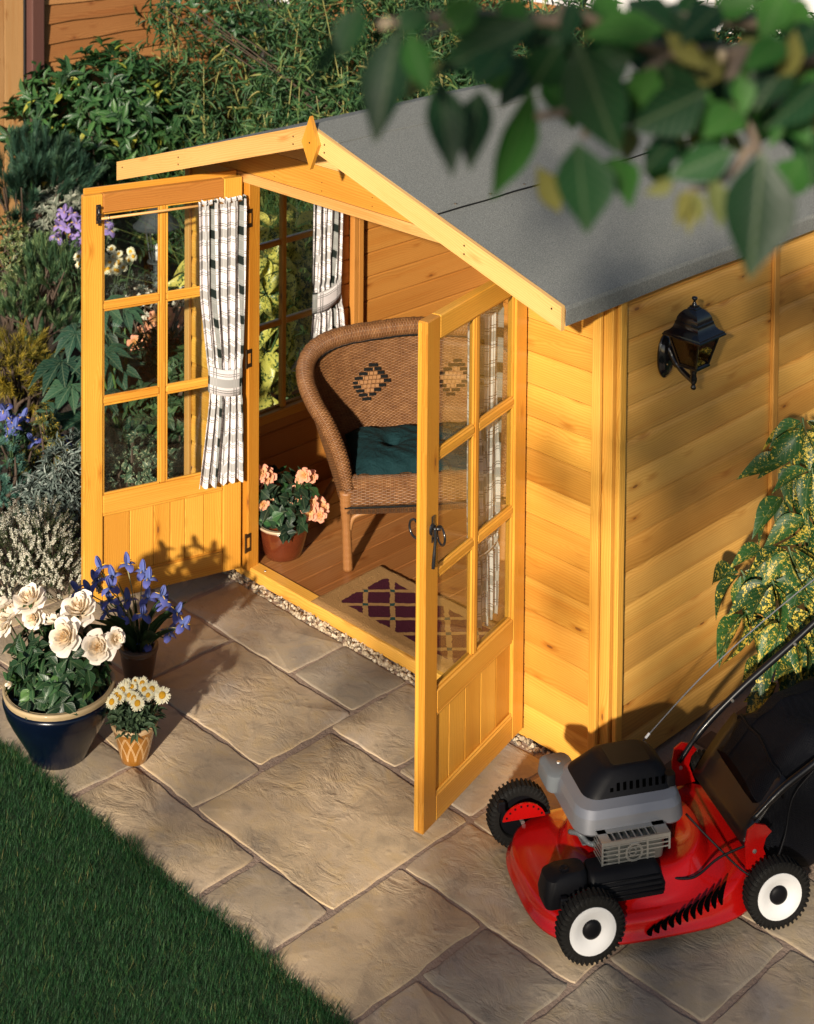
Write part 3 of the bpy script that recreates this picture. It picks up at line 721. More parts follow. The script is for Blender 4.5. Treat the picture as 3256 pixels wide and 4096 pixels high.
def curtain(label,frame,ztop,zbot,edge,tie,nf,amp,tie_tilt,fullw=.55,seed=0):
    """frame: function (s across metres, y out, z)->world; edge(z)->(x0,x1); tie=(z0,z1) band"""
    rs_=random.Random(seed); n,m=141,66
    ph=[rs_.uniform(0,6) for _ in range(8)]
    P=np.zeros((m,n,3)); U=np.zeros((m,n,2)); zs=np.linspace(ztop,zbot,m)
    for i,z in enumerate(zs):
        x0,x1=edge(z); wd=x1-x0
        a=amp*min(1,wd/.16)
        if tie[0]-.02<z<tie[1]+.02: a*=.55
        if z>ztop-.03: a*=.7
        for j in range(n):
            s_=j/(n-1)
            fold=math.sin(2*PI*nf*s_+ph[0]+.5*math.sin(z*5+ph[1]))+.45*math.sin(2*PI*nf*2.3*s_+ph[2]+z*2.5)+.3*math.sin(2*PI*3.1*s_+ph[3])
            xx=x0+wd*(s_+.010*math.sin(2*PI*nf*s_+ph[0]+1.5))
            drop=.010*math.sin(2*PI*nf*s_+ph[4])*((ztop-z)/(ztop-zbot))
            P[i,j]=frame(xx,a*fold,z+drop); U[i,j]=(s_*fullw+.02*math.sin(z*3),z)
    b=MB(); b.grid(P,U); 
    o=b.build('curtain',CHECK,None,smooth=True)
    tag(o,label,'curtain')
    # gathered heading
    q=MB(); k=24; Pp=np.zeros((5,n,3)); UU=np.zeros((5,n,2))
    for i,z in enumerate(np.linspace(ztop+.012,ztop-.004,5)):
        x0,x1=edge(ztop)
        for j in range(n):
            s_=j/(n-1); Pp[i,j]=frame(x0+(x1-x0)*s_,amp*.8*math.sin(2*PI*nf*1.6*s_+ph[5])+.002*i,z+.003*math.sin(2*PI*nf*2*s_)); UU[i,j]=(s_*fullw,z)
    q.grid(Pp,UU); q.build('heading',CHECK,o,smooth=True)
    # tieback band
    q=MB(); Tn=25; Pb=np.zeros((4,Tn,3)); Ub=np.zeros((4,Tn,2)); z0,z1=tie
    for i in range(4):
        for j in range(Tn):
            s_=j/(Tn-1); zc=z0+(z1-z0)*i/3; x0,x1=edge((z0+z1)/2); x0-=.006;x1+=.006
            Pb[i,j]=frame(x0+(x1-x0)*s_,amp*1.55*math.sin(PI*min(1,max(0,s_)))**.5+.001*i,zc+tie_tilt*(s_-.5)-.012*math.sin(PI*s_)); Ub[i,j]=(s_*.26,zc*1.0)
    q.grid(Pb,Ub); tb=q.build('tieback',CHECK,o,smooth=True); md=tb.modifiers.new('s','SOLIDIFY'); md.thickness=.002
    return o
def lerp_edge(keys):
    ks=sorted(keys)
    def e(z):
        zz=[k[0] for k in ks]
        return float(np.interp(z,zz,[k[1] for k in ks])),float(np.interp(z,zz,[k[2] for k in ks]))
    return e
def fr_door(d,px_,py_,ang,y0):
    c,s=math.cos(ang),math.sin(ang)
    return lambda x,y,z: (px_+c*x-s*(y+y0),py_+s*x+c*(y+y0),z)
curtain('black and white checked curtain tied back on the left hand door, seen in full',fr_door(dl,.409,-.03,-AL,.030),1.695,.465,
   lerp_edge([(1.70,-.002,.215),(1.3,.0,.205),(1.0,.010,.172),(.95,.014,.163),(.87,.015,.160),(.8,.012,.168),(.45,.005,.212)]),(.86,.975),5,.010,.035,.40,1)
curtain('checked curtain seen through the glass of the right hand door',fr_door(dr,2.036,-.03,-(PI-AR),-.058),1.675,.52,
   lerp_edge([(1.68,.09,.325),(1.1,.10,.315),(.56,.105,.30),(.5,.11,.295)]),(.80,.81),5,.010,.0,.42,2)
curtain('checked curtain tied back at the window in the left wall, beside the wicker chair',lambda x,y,z:(.058+y,x,z),1.66,.66,
   lerp_edge([(1.7,.69,.90),(1.4,.69,.88),(1.05,.69,.868),(.98,.695,.87),(.88,.69,.885),(.76,.675,.90),(.6,.66,.92)]),(.93,1.03),5,.010,.035,.36,3)
b=MB(); b.tube([(.055,.2,1.668),(.055,.93,1.668)],.005,8); b.build('curtain_rod',WOODP,house,smooth=True)

# ------------------------------------------------------------------ wall lantern
GLB=m_plain('gloss_black_enamel',(.006,.006,.008),.13,.0,.6)
SMOKE=m_glass('smoked_glass',(.50,.40,.30))
LX,LY=2.556,.268
lan=thing('wall_lantern',(2.416,.285,1.47),'glossy black coach lantern on a curved arm fixed to the side wall','lantern')
def rel(p,o): return np.asarray(p,float)-np.asarray(o,float)
LO=np.array([2.416,.285,1.47])
def sqring(h,z,c=(0,0)): return [(c[0]-h,c[1]-h,z),(c[0]+h,c[1]-h,z),(c[0]+h,c[1]+h,z),(c[0]-h,c[1]+h,z)]
def sqloft(prof,c,name,mat,parent,n=1):
    V=[]; 
    for h,z in prof: V+=sqring(h,z,c)
    k=len(prof); F=[[i*4+j,i*4+(j+1)%4,(i+1)*4+(j+1)%4,(i+1)*4+j] for i in range(k-1) for j in range(4)]
    b=MB(); b.add(V,[F,[[3,2,1,0]],[[(k-1)*4+j for j in range(4)]]]); return auto_smooth(b.build(name,mat,parent,fix=True),25)
cc=(LX-LO[0],LY-LO[1]); zb=1.588-LO[2]
sqloft([(.070,zb-.004),(.080,zb-.002),(.081,zb+.003),(.077,zb+.006),(.076,zb+.010),(.062,zb+.018),(.054,zb+.028),(.049,zb+.042),(.049,zb+.047),(.046,zb+.050),(.044,zb+.062),(.037,zb+.076),(.026,zb+.088),(.018,zb+.092),(.018,zb+.095),(.013,zb+.098),(.012,zb+.103)],cc,'lantern_roof',GLB,lan)
b=MB(); b.lathe([(.011,.0),(.011,.003),(.006,.012),(.004,.018),(.009,.022),(.011,.027),(.009,.032),(.0,.034)],(*cc,zb+.102),16); b.build('finial',GLB,lan,smooth=True)
# cage: tapering corner bars, base and panes
zt,z0=zb-.004,zb-.108; ht,h0=.062,.036
cage=MB()
for sx in (-1,1):
    for sy in (-1,1):
        cage.tube([(cc[0]+sx*h0,cc[1]+sy*h0,z0),(cc[0]+sx*ht,cc[1]+sy*ht,zt)],.0042,4)
for z,h in ((z0,h0),(zt,ht)):
    for i in range(4):
        q=sqring(h,z,cc); cage.tube([q[i],q[(i+1)%4]],.004,4)
cage.build('cage',GLB,lan)
for i in range(4):
    q=sqring(h0-.001,z0+.003,cc); r_=sqring(ht-.001,zt-.003,cc); b=MB(); b.add([q[i],q[(i+1)%4],r_[(i+1)%4],r_[i]],[[0,1,2,3]],[(0,0),(1,0),(1,1),(0,1)]); o=b.build('pane',SMOKE,lan); m=o.modifiers.new('s','SOLIDIFY'); m.thickness=.0025
sqloft([(.012,z0-.016),(.030,z0-.010),(.041,z0-.006),(.041,z0),(.030,z0+.003)],cc,'lantern_base',GLB,lan)
b=MB(); b.lathe([(.014,.0),(.014,.045),(.012,.047),(.0,.047)],(*cc,z0+.003),14); b.build('bulb_holder',m_plain('bakelite',(.03,.02,.015),.4),lan,smooth=False)
b=MB(); b.lathe([(.009,.0),(.010,.010),(.020,.030),(.022,.042),(.017,.056),(.0,.064)],(*cc,z0+.05),16); b.build('bulb',m_glass('bulb_glass',(.92,.92,.92)),lan,smooth=True)
b=MB(); b.lathe([(.0,-.078),(.008,-.076),(.011,-.070),(.008,-.063),(.006,-.060),(.013,-.048),(.014,-.036),(.010,-.022),(.012,-.016),(.013,-.004),(.012,.004)],(*cc,z0-.014),16); b.build('drop_finial',GLB,lan,smooth=True)
b=MB(); b.tube(bezier([(.018,0,.035),(.045,-.004,.0),(.085,-.010,-.030),(cc[0],cc[1],-.052)],6),[.017]*4+[.0145]*6+[.011]*9,10); b.build('arm',GLB,lan,smooth=True)
b=MB(); P=[]
AX=np.array([[0,0,1],[1,0,0],[0,1,0]])
b.lathe([(.056,.0),(.058,.006),(.055,.010),(.050,.012),(.047,.020),(.036,.026),(.020,.030),(.0,.031)],(0,0,0),28,ax=AX,sx=.78,sy=1.42); b.build('wall_plate',GLB,lan,smooth=True)
for dy in (.0,):
    b=MB(); b.lathe([(0,.002),(.003,.0015),(.0035,0)],(.030,-.022,-.02),8,ax=AX); b.build('screw',m_plain('brass',(.6,.42,.18),.25,1.0),lan)

# ------------------------------------------------------------------ wicker settee
def m_wicker():
    t=NT('wicker'); uv=t.n('TexCoord').outputs['UV']; sx=t.n('SeparateXYZ',{0:uv}); u,v=sx.outputs[0],sx.outputs[1]
    j=t.math('FLOOR',t.math('DIVIDE',t.math('ADD',v,t.math('MULTIPLY',t.noise(uv,30,1,.5),.004)),.0066)); i=t.math('DIVIDE',u,.018)
    over=t.math('SINE',t.math('MULTIPLY',t.math('ADD',i,j),PI))
    bulge=t.math('ABSOLUTE',t.math('SINE',t.math('DIVIDE',t.math('ADD',v,t.math('MULTIPLY',t.noise(uv,30,1,.5),.004)),.0066/PI)))
    h=t.math('ADD',t.math('MULTIPLY',bulge,.7),t.math('MULTIPLY',over,.5))
    stake=t.math('LESS_THAN',t.math('ABSOLUTE',t.math('SUBTRACT',t.math('FRACT',i),.5)),.10)
    n=t.noise(t.n('TexCoord').outputs['Object'],22,4,.65); n2=t.noise(t.scalev(uv,(12.0,130.0,1.0)),1.0,2,.6)
    c=t.ramp(t.math('ADD',t.math('MULTIPLY',n,.55),t.math('MULTIPLY',n2,.45)),[(.3,(.10,.036,.011)),(.5,(.20,.082,.026)),(.7,(.32,.15,.056))])
    c=t.mix(t.math('MULTIPLY',t.math('SUBTRACT',.45,h,clamp=True),1.1,clamp=True),c,(.045,.016,.006))
    c=t.mix(t.math('MULTIPLY',stake,.22),c,(.45,.27,.13))
    return t.surf(t.pbr(c,.5,t.bump(h,.9,.004)))
WICK=m_wicker()
DKCANE=m_plain('dark_cane',(.005,.006,.006),.55,spec=.15)
TH=math.radians(54); SE=np.array([math.cos(TH),math.sin(TH),0]); SB=np.array([-SE[1],SE[0],0]); SO=np.array([.73,.294,0])
def spx(px_,py_,bb):
    d=ray(px_*K,py_*K); q=SO+bb*SB; t=((q-CAM)@SB)/(d@SB); P=CAM+t*d-SO; return np.array([P@SE,bb,P[2]])
half=[spx(*p,bb) for p,bb in zip([(735,1032),(716,960),(691,900),(662,850),(644,802),(646,762),(670,730),(720,708),(800,694)],[-.02,.03,.10,.19,.29,.37,.43,.47,.495])]
AC=.356
half=[h for h in half]; rimL=np.array(half); mid=np.array([[AC,.505,rimL[-1][2]+.006]])
rimR=rimL[::-1].copy(); rimR[:,0]=2*AC-rimR[:,0]
RIM=bezier(np.vstack([rimL,mid,rimR]),8)
NRIM=len(RIM)
sofa=thing('wicker_settee',tuple(SO+SE*AC+SB*.25+np.array([0,0,ZF])),'brown woven wicker settee with rolled arms and dark diamond motifs','settee')
SOO=np.array(sofa.location)
def sw(p): p=np.asarray(p,float); return SO+p[...,0:1]*SE+p[...,1:2]*SB+p[...,2:3]*np.array([0,0,1.])-SOO
# base outline of the seat, one point per rim point
s_=np.linspace(0,1,NRIM)
def seat_outline(s):
    L=[(.0,.0),(-.01,.2),(.0,.36),(.06,.43),(.2,.455),(AC,.46)]; L=L+[(2*AC-a,b) for a,b in L[::-1][1:]]
    L=bezier(np.array([(a,b,0) for a,b in L]),8)[:,:2]; d=np.concatenate([[0],np.cumsum(np.linalg.norm(np.diff(L,axis=0),axis=1))]); d/=d[-1]
    return np.stack([np.interp(s,d,L[:,0]),np.interp(s,d,L[:,1])],1)
so=seat_outline(s_)
rd_=np.concatenate([[0],np.cumsum(np.linalg.norm(np.diff(RIM,axis=0),axis=1))])
def shell(off,name,inner):
    n=14; P=np.zeros((NRIM,n,3)); U=np.zeros((NRIM,n,2))
    cen=np.array([AC,.2])
    for i in range(NRIM):
        rp=RIM[i].copy(); bp=np.array([so[i,0],so[i,1],.40 if inner else .31])
        di=nrm(np.append(cen-rp[:2],0)); rp=rp+di*off*(1 if inner else -1); bp=bp+nrm(np.append(cen-bp[:2],0))*off*.5*(1 if inner else -1)
        rp[2]-=.012
        for j in range(n):
            t=j/(n-1); tt=t; p=rp*(1-tt)+bp*tt
            if inner: p[:2]+= -di[:2]*.018*math.sin(PI*t)
            P[i,j]=p; U[i,j]=(rd_[i],p[2])
    b=MB(); b.grid(sw(P),U); return b
b=shell(.020,'x',True); b2=shell(.016,'y',False); b.V+=b2.V; b.U+=b2.U; b.R+=b2.R; b.F+=[f+b.n for f in b2.F]; b.I+=b2.I
b.build('backrest',WICK,sofa,smooth=True)
# rolled rim: a fat tube that swells towards the arms
b=MB(); rad=.036+.010*np.cos(np.linspace(-1,1,NRIM)*PI*.9)**2
rad=np.interp(np.linspace(0,1,NRIM),[0,.04,.2,.35,.5,.65,.8,.96,1],[.024,.034,.041,.044,.042,.044,.041,.034,.024])
rad=rad*(1+.035*np.sin(rd_*2*PI/.032))
RP=sw(RIM); b.tube(RP,rad,16)
U=b.U[-1]; U[:,1]*=.27; tmp=U.copy(); U[:,0]=tmp[:,1]; U[:,1]=tmp[:,0]
b.build('arm_roll',WICK,sofa,smooth=True)
# dark cane line inside the rim
cl=[]
for i in range(4,NRIM-4):
    di=nrm(np.append(np.array([AC,.2])-RIM[i][:2],0)); cl.append(RIM[i]+di*.034+np.array([0,0,-.030]))
b=MB(); b.tube(sw(np.array(cl)),.0045,6); b.build('dark_trim',DKCANE,sofa,smooth=True)
# seat: deck and woven apron
b=MB(); k=len(so); top=[(a,bb,.405) for a,bb in so]; b.add(sw(np.array(top)),[np.array([list(range(k))])],[(a,bb) for a,bb in so]); b.build('seat',WICK,sofa)
b=MB(); n=30; P=np.zeros((n,7,3)); U=np.zeros((n,7,2))
for i in range(n):
    a=-.012+(2*AC+.024)*i/(n-1)
    for j,(bb,z) in enumerate([(.03,.462),(-.004,.466),(-.022,.455),(-.024,.41),(-.020,.36),(-.014,.335),(.0,.330)]):
        P[i,j]=(a,bb-.02*math.sin(PI*i/(n-1)),z); U[i,j]=(a,z+bb)
b.grid(sw(P),U); b.build('apron',WICK,sofa,smooth=True)
b=MB(); b.tube(sw(np.array([(a,-.022-.02*math.sin(PI*(a+.012)/(2*AC+.024)),.336) for a in np.linspace(-.01,2*AC+.01,14)])),.005,6); b.build('dark_trim',DKCANE,sofa,smooth=True)
b=MB(); b.tube(sw(np.array([(a,-.012-.02*math.sin(PI*(a+.012)/(2*AC+.024)),.316) for a in np.linspace(0,2*AC,14)])),.013,8); U=b.U[-1]; b.build('front_rail',WICK,sofa,smooth=True)
LEGM=m_wood('cane_wrap',(.36,.18,.065),(.28,.125,.04),(.16,.06,.016),.45,.0,.1,ring=1.6)
for (a,bb,ta,tb) in ((.0,.0,.01,.0),(2*AC,.0,-.01,.0),(.03,.44,-.10,.10),(2*AC-.03,.44,.10,.10)):
    b=MB(); pts=np.array([(a+ta*0,bb,.40),(a,bb,.30),(a+ta*.5,bb+tb*.5,.17),(a+ta,bb+tb,ZF+.001)]); pp=bezier(pts,10)
    rr=np.interp(np.linspace(0,1,len(pp)),[0,.2,.45,1],[.030,.027,.020,.0225])*(1+.05*np.sin(np.arange(len(pp))*2.4)); b.tube(sw(pp),rr,12); U=b.U[-1]; b.build('leg',LEGM,sofa,smooth=True)
for a,sg in ((.0,1),(2*AC,-1)):
    b=MB(); b.tube(sw(bezier([(a+sg*.012,.0,.215),(a+sg*.035,-.004,.285),(a+sg*.11,-.014,.312)],8)),.011,8); b.build('corner_brace',LEGM,sofa,smooth=True)
# diamond motifs set into the back
for px_,py_ in ((783,816),(962,806)):
    c=spx(px_,py_,.40); b=MB()
    def back_at(a,z):
        i=int(np.argmin([abs(RIM[q][0]-a)+(0 if 12<q<NRIM-12 else 9) for q in range(NRIM)])); r_=RIM[i]; bp=so[i]
        t=(r_[2]-z)/(r_[2]-.40); return r_[1]*(1-t)+bp[1]*t-.020+.018*math.sin(PI*t)
    for row in range(-4,5):
        w_=4-abs(row); z=c[2]+row*.0195
        for colx in (-w_,w_) if w_ else (0,):
            a=c[0]+colx*.0310*.62+ (0.004*row); yb_=back_at(a,z)-.004
            b.box(a-.021,a+.021,yb_-.003,yb_+.003,z-.0072,z+.0072,'x',.001)
    V=np.vstack(b.V); b.V=[sw(V)]; b.U=[np.vstack(b.U)]; b.R=[np.concatenate(b.R)]
    o=b.build('diamond_motif',DKCANE,sofa); o['kind']='stuff'
    b=MB()
    for row in range(-3,4):
        w_=3-abs(row); z=c[2]+row*.0195
        for q in np.linspace(-w_,w_,2*w_+1) if w_ else (0,):
            a=c[0]+q*.0310*.62+.004*row; yb_=back_at(a,z)-.004; b.box(a-.0085,a+.0085,yb_-.002,yb_+.002,z-.0075,z+.0075,'x',.001)
    V=np.vstack(b.V); b.V=[sw(V)]; b.U=[np.vstack(b.U)]; b.R=[np.concatenate(b.R)]
    o=b.build('diamond_filling',m_plain('pale_cane',(.27,.13,.05),.5),sofa); o['kind']='stuff'
# cushion
def m_cloth(name,col,sc_=18,rough=.85,bump=.5,weave=900.0):
    t=NT(name); tc=t.n('TexCoord').outputs['Object']; n=t.noise(tc,sc_,3,.5,.8); w_=t.noise(tc,weave,1,.5)
    c=t.mix(t.math('MULTIPLY',n,.6),(*col,1),(*[x*.5 for x in col],1))
    return t.surf(t.pbr(c,rough,t.bump(t.math('ADD',n,t.math('MULTIPLY',w_,.08)),bump,.03),Specular_IOR_Level=.2))
n1,n2=48,34; b=MB(); 
def cush(u,v,side):
    a=.045+(2*AC-.09)*u; bb=.0+.435*v
    eu=min(u,1-u)*2*AC; ev=min(v,1-v)*.435; e=min(eu,ev)
    h=.062*(1-math.exp(-((eu/.035)))) * (1-math.exp(-(ev/.035)))
    d=0
    for tu,tv in ((.3,.52),(.70,.52)):
        rr=math.hypot((u-tu)*2*AC*1.0,(v-tv)*.435); an=math.atan2(v-tv,u-tu)
        d+=.050*math.exp(-(rr/.040)**2)+.012*math.exp(-(rr/.11)**2)*(.5+.5*math.sin(an*7+tu*9))
    cr=(1-.06*(1-2*abs(v-.5))**1); 
    wr=.004*math.sin(u*23+v*9)*math.sin(v*17+2)+.003*math.sin(u*41+v*31)
    z=.468+ (h-d*(h/.062)+wr if side else -h*.75)
    a=AC+(a-AC)*(1-.03*math.sin(PI*v)*0); bb=bb-.012*math.sin(PI*u)
    return (a,bb,z)
for side in (1,0):
    P=np.array([[cush(i/(n1-1),j/(n2-1),side) for j in range(n2)] for i in range(n1)])
    b.grid(SO+P[...,0:1]*SE+P[...,1:2]*SB+P[...,2:3]*np.array([0,0,1.]))
cu_=b.build('seat_cushion',m_cloth('dark_green_cotton',(.004,.026,.030),26),None,smooth=True)
tag(cu_,'dark green buttoned cushion lying on the seat of the wicker settee','cushion')

# ------------------------------------------------------------------ rug
def m_rug():
    t=NT('tufted_rug'); uv=t.n('TexCoord').outputs['UV']; sx=t.n('SeparateXYZ',{0:uv}); u,v=sx.outputs[0],sx.outputs[1]
    ob=t.n('TexCoord').outputs['Object']; n=t.noise(ob,140,3,.7); n2=t.noise(ob,420,2,.7)
    wob=t.math('MULTIPLY',t.math('SUBTRACT',t.noise(ob,26,2,.5),.5),.010)
    u2=t.math('ADD',u,wob); v2=t.math('ADD',v,wob)
    inside=t.math('MULTIPLY',t.math('LESS_THAN',t.math('ABSOLUTE',u2),.335),t.math('LESS_THAN',t.math('ABSOLUTE',v2),.138))
    per=.112
    def lat(x):
        f=t.math('ABSOLUTE',t.math('SUBTRACT',t.math('FRACT',t.math('DIVIDE',x,per)),.5)); return t.math('GREATER_THAN',f,.5-.095)
    p=t.math('MULTIPLY',t.math('ADD',u2,v2),.7071); q=t.math('MULTIPLY',t.math('SUBTRACT',u2,v2),.7071)
    l1,l2=lat(p),lat(q); ln=t.math('MAXIMUM',l1,l2); kn=t.math('MULTIPLY',l1,l2)
    tan=t.mix(n,(.34,.18,.065),(.50,.29,.115)); pur=t.mix(n,(.045,.008,.018),(.095,.018,.036))
    c=t.mix(ln,pur,tan); c=t.mix(kn,c,t.mix(n,(.012,.05,.05),(.02,.085,.08))); c=t.mix(inside,tan,c)
    c=t.mix(t.math('MULTIPLY',n2,.5),c,t.mix(1.0,c,(.5,.5,.5),'MULTIPLY'))
    return t.surf(t.pbr(c,.95,t.bump(t.math('ADD',t.math('ADD',n,n2),t.math('MULTIPLY',t.math('MULTIPLY',ln,inside),-.4)),.9,.008),Specular_IOR_Level=.1))
nx,ny=70,40; P=np.zeros((nx,ny,3)); U=np.zeros((nx,ny,2))
for i in range(nx):
    for j in range(ny):
        u=-.435+.87*i/(nx-1); v=-.205+.41*j/(ny-1)
        z=.014+.0015*math.sin(u*9)*math.sin(v*14)+rng.normal(0,.0006)
        uu,vv=u,v
        if i in (0,nx-1) or j in (0,ny-1): z=.0005; uu*=1.006; vv*=1.012
        else: uu+=rng.normal(0,.0012); vv+=rng.normal(0,.0012)
        P[i,j]=(uu,vv,z); U[i,j]=(u,v)
b=MB(); b.grid(P,U); rug=b.build('rug',m_rug(),None,smooth=True,loc=(1.255,.222,ZF+.0012),rotz=math.radians(1.2))
tag(rug,'small tufted rug, tan border round purple lattice field, lying inside the doorway','rug')

# ------------------------------------------------------------------ flower pots and flowers
def leafT(ws,fold=.22,droop=.25,wave=0.0):
    k=len(ws); V=[];U=[]
    for i,w_ in enumerate(ws):
        t=i/(k-1); z=-droop*t*t
        wv=wave*math.sin(i*2.6)
        V+=[(-.5*w_,t,z+fold*w_*.5+wv),(0,t,z),(.5*w_,t,z+fold*w_*.5-wv)]; U+=[(.5-.5*w_,t),(.5,t),(.5+.5*w_,t)]
    F=[]
    for i in range(k-1):
        a=i*3; F+=[[a,a+1,a+4,a+3],[a+1,a+2,a+5,a+4]]
    return np.array(V),np.array(F),np.array(U)
T_OV=leafT([.03,.55,.95,1.0,.72,.30,.02]); T_LAN=leafT([.03,.6,1.0,.9,.55,.02],.25,.2); T_BAM=leafT([.05,.9,.75,.02],.3,.3); T_SM=leafT([.05,.95,.8,.03],.25,.15)
T_NEE=(np.array([(-.5,0,0),(.5,0,0),(.2,1,0),(-.2,1,0)],float),np.array([[0,1,2,3]]),np.array([(0,0),(1,0),(1,1),(0,1)],float))
def unit(a): return a/(np.linalg.norm(a,axis=-1,keepdims=True)+1e-9)
def rosettes(mb,T,cen,axis,k,L,wr,tilt=(.6,1.2),rnd=(.5,.2),jit=.02,droop=0.0,clus_rnd=.15):
    """k leaves round each cluster axis"""
    n=len(cen); N=n*k; A=np.repeat(unit(axis),k,0); C=np.repeat(cen,k,0)
    ref=np.where(np.abs(A[:,2:3])<.9,np.array([[0,0,1.]]),np.array([[1.,0,0]])); p=unit(np.cross(A,ref)); q=np.cross(A,p)
    az=np.tile(np.arange(k)*2.4,n)+np.repeat(rng.uniform(0,6.28,n),k)+rng.normal(0,.25,N)
    rad=np.cos(az)[:,None]*p+np.sin(az)[:,None]*q
    ti=rng.uniform(*tilt,N)
    Yd=unit(np.cos(ti)[:,None]*A+np.sin(ti)[:,None]*rad+np.array([[0,0,-droop]])); Xd=unit(np.cross(Yd,A)+1e-6); Zd=np.cross(Xd,Yd)
    fl=np.sign((Zd*A).sum(1))[:,None]; fl[fl==0]=1; Zd=Zd*fl; Xd=Xd*fl
    Ls=L*rng.uniform(.65,1.15,N); r_=np.clip(rng.normal(rnd[0],rnd[1],N)+np.repeat(rng.normal(0,clus_rnd,n),k),0,1)
    mb.many(T,C+rng.normal(0,jit,(N,3))+Yd*0.0,Xd,Yd,Zd,np.stack([Ls*wr,Ls,Ls],1),r_)
def petal_cup(mb,c,ax,R,layers,rnd0=.5,ph=0.0,jit=.12):
    """cupped petals: layers=[(count, start radius, base angle, tip angle, length, width)], angles from the flower axis"""
    ax=nrm(ax); p=nrm(np.cross(ax,[.3,.2,.9])); q=np.cross(ax,p); nl=len(layers)
    for li,(k,rf,a0,a1,lf,wf) in enumerate(layers):
        for i in range(k):
            a=2*PI*i/k+ph+li*.9+random.uniform(-jit,jit); da=random.uniform(-.14,.14)
            rad=math.cos(a)*p+math.sin(a)*q; tan=np.cross(ax,rad)
            L=R*lf*random.uniform(.9,1.1); Wd=R*wf*random.uniform(.92,1.1); nu,nv=7,7; P=np.zeros((nu,nv,3)); U=np.zeros((nu,nv,2)); pos=np.array([R*rf,-R*.30+R*.05*li]); f1=random.uniform(0,6)
            for iu in range(nu):
                t=iu/(nu-1); ang=a0+(a1-a0)*t+da
                if t>.75: ang+=(t-.75)*2.0
                if iu: pos=pos+np.array([math.sin(ang),math.cos(ang)])*L/(nu-1)
                w_=Wd*math.sin(PI*min(.90,.14+.66*t))**.75
                for iv in range(nv):
                    s=(iv/(nv-1)-.5)*2; th=s*w_*.5/max(pos[0]+.18*R,.22*R); rr=pos[0]
                    # wrap the petal round the axis
                    rad2=math.cos(th)*rad+math.sin(th)*tan
                    P[iu,iv]=c+rad2*rr+ax*(pos[1]-.10*w_*s*s*t+.025*R*math.sin(s*3.5+f1)*t)+tan*math.sin(th)*.12*R*0
                    U[iu,iv]=(iv/(nv-1),t)
            mb.grid(P,U,rnd=float(np.clip(rnd0+li/max(1,nl-1)*.95+random.uniform(-.06,.06),0,1)))
def m_petal(name,outer,inner,trans=.25,edge=None,rough=.6):
    """rnd 0 = outermost petals, 1 = heart"""
    t=NT(name); rnd=t.attr('rnd'); uv=t.n('TexCoord').outputs['UV']; al=t.n('SeparateXYZ',{0:uv}).outputs[1]
    c=t.mix(rnd,(*outer,1),(*inner,1)); c=t.mix(t.math('MULTIPLY',t.math('SUBTRACT',.6,al,clamp=True),1.1,clamp=True),c,(*inner,1))
    if edge is not None: c=t.mix(t.math('MULTIPLY',t.math('POWER',al,4.0),.55),c,(*edge,1))
    n=t.noise(t.n('TexCoord').outputs['Object'],60,2,.5); c=t.mix(t.math('MULTIPLY',n,.25),c,t.mix(1.0,c,(.8,.7,.68),'MULTIPLY'))
    b=t.pbr(c,rough,Specular_IOR_Level=.3); tr=t.n('BsdfTranslucent',{'Color':c}); return t.surf(t.n('MixShader',{0:trans,1:b.outputs[0],2:tr.outputs[0]}))
ROSEP=m_petal('rose_petal',(.90,.85,.77),(.88,.70,.42),.30,(.90,.84,.78))
BEGP=m_petal('peach_petal',(.72,.30,.19),(.80,.55,.18),.22,(.78,.36,.26))
IRISP=m_petal('iris_petal',(.10,.105,.42),(.18,.26,.52),.25)
IRISY=m_plain('iris_yellow',(.7,.42,.03),.6)
DAIP=m_petal('daisy_ray',(.82,.80,.66),(.80,.72,.36),.2); DAIC=m_plain('daisy_disc',(.66,.33,.008),.8,0,0,.4,300,.6)
ROSEL=m_leaf('rose_leaf',[(0,(.008,.026,.012)),(.5,(.014,.045,.018)),(.85,(.03,.085,.03)),(1,(.07,.15,.04))],.32,.15,.3)
BEGL=m_leaf('begonia_leaf',[(0,(.006,.018,.012)),(.6,(.012,.034,.018)),(1,(.03,.10,.03))],.34,.12,.3)
IRISL=m_leaf('iris_leaf',[(0,(.02,.045,.018)),(.6,(.04,.085,.035)),(1,(.10,.14,.05))],.5,.2,0)
DAIL=m_leaf('daisy_leaf',[(0,(.025,.05,.025)),(.6,(.05,.09,.045)),(1,(.09,.14,.07))],.6,.15,.2)
STEMM=m_plain('green_stem',(.05,.09,.03),.6,0,0,.4,30); STEMP=m_plain('pale_stem',(.26,.24,.12),.6)
def m_glaze(name,col,col2,ring=260.0,coat=.9,rough=.16,pattern=None):
    t=NT(name); ob=t.n('TexCoord').outputs['Object']; z=t.n('SeparateXYZ',{0:ob}).outputs[2]
    n=t.noise(ob,14,4,.6,.6); c=t.mix(t.math('MULTIPLY',n,1.0),(*col,1),(*col2,1))
    h=t.noise(t.n('CombineXYZ',{0:0.0,1:0.0,2:t.math('MULTIPLY',z,ring)}).outputs[0],1.0,3,.7)
    if pattern: c=pattern(t,c,ob,z)
    return t.surf(t.pbr(c,rough,t.bump(t.math('ADD',h,t.math('MULTIPLY',n,.3)),.25,.003),Coat_Weight=coat,Coat_Roughness=.06,Specular_IOR_Level=.35))
RIMC=m_plain('bare_clay_rim',(.42,.31,.17),.6,0,.1,.5,25)
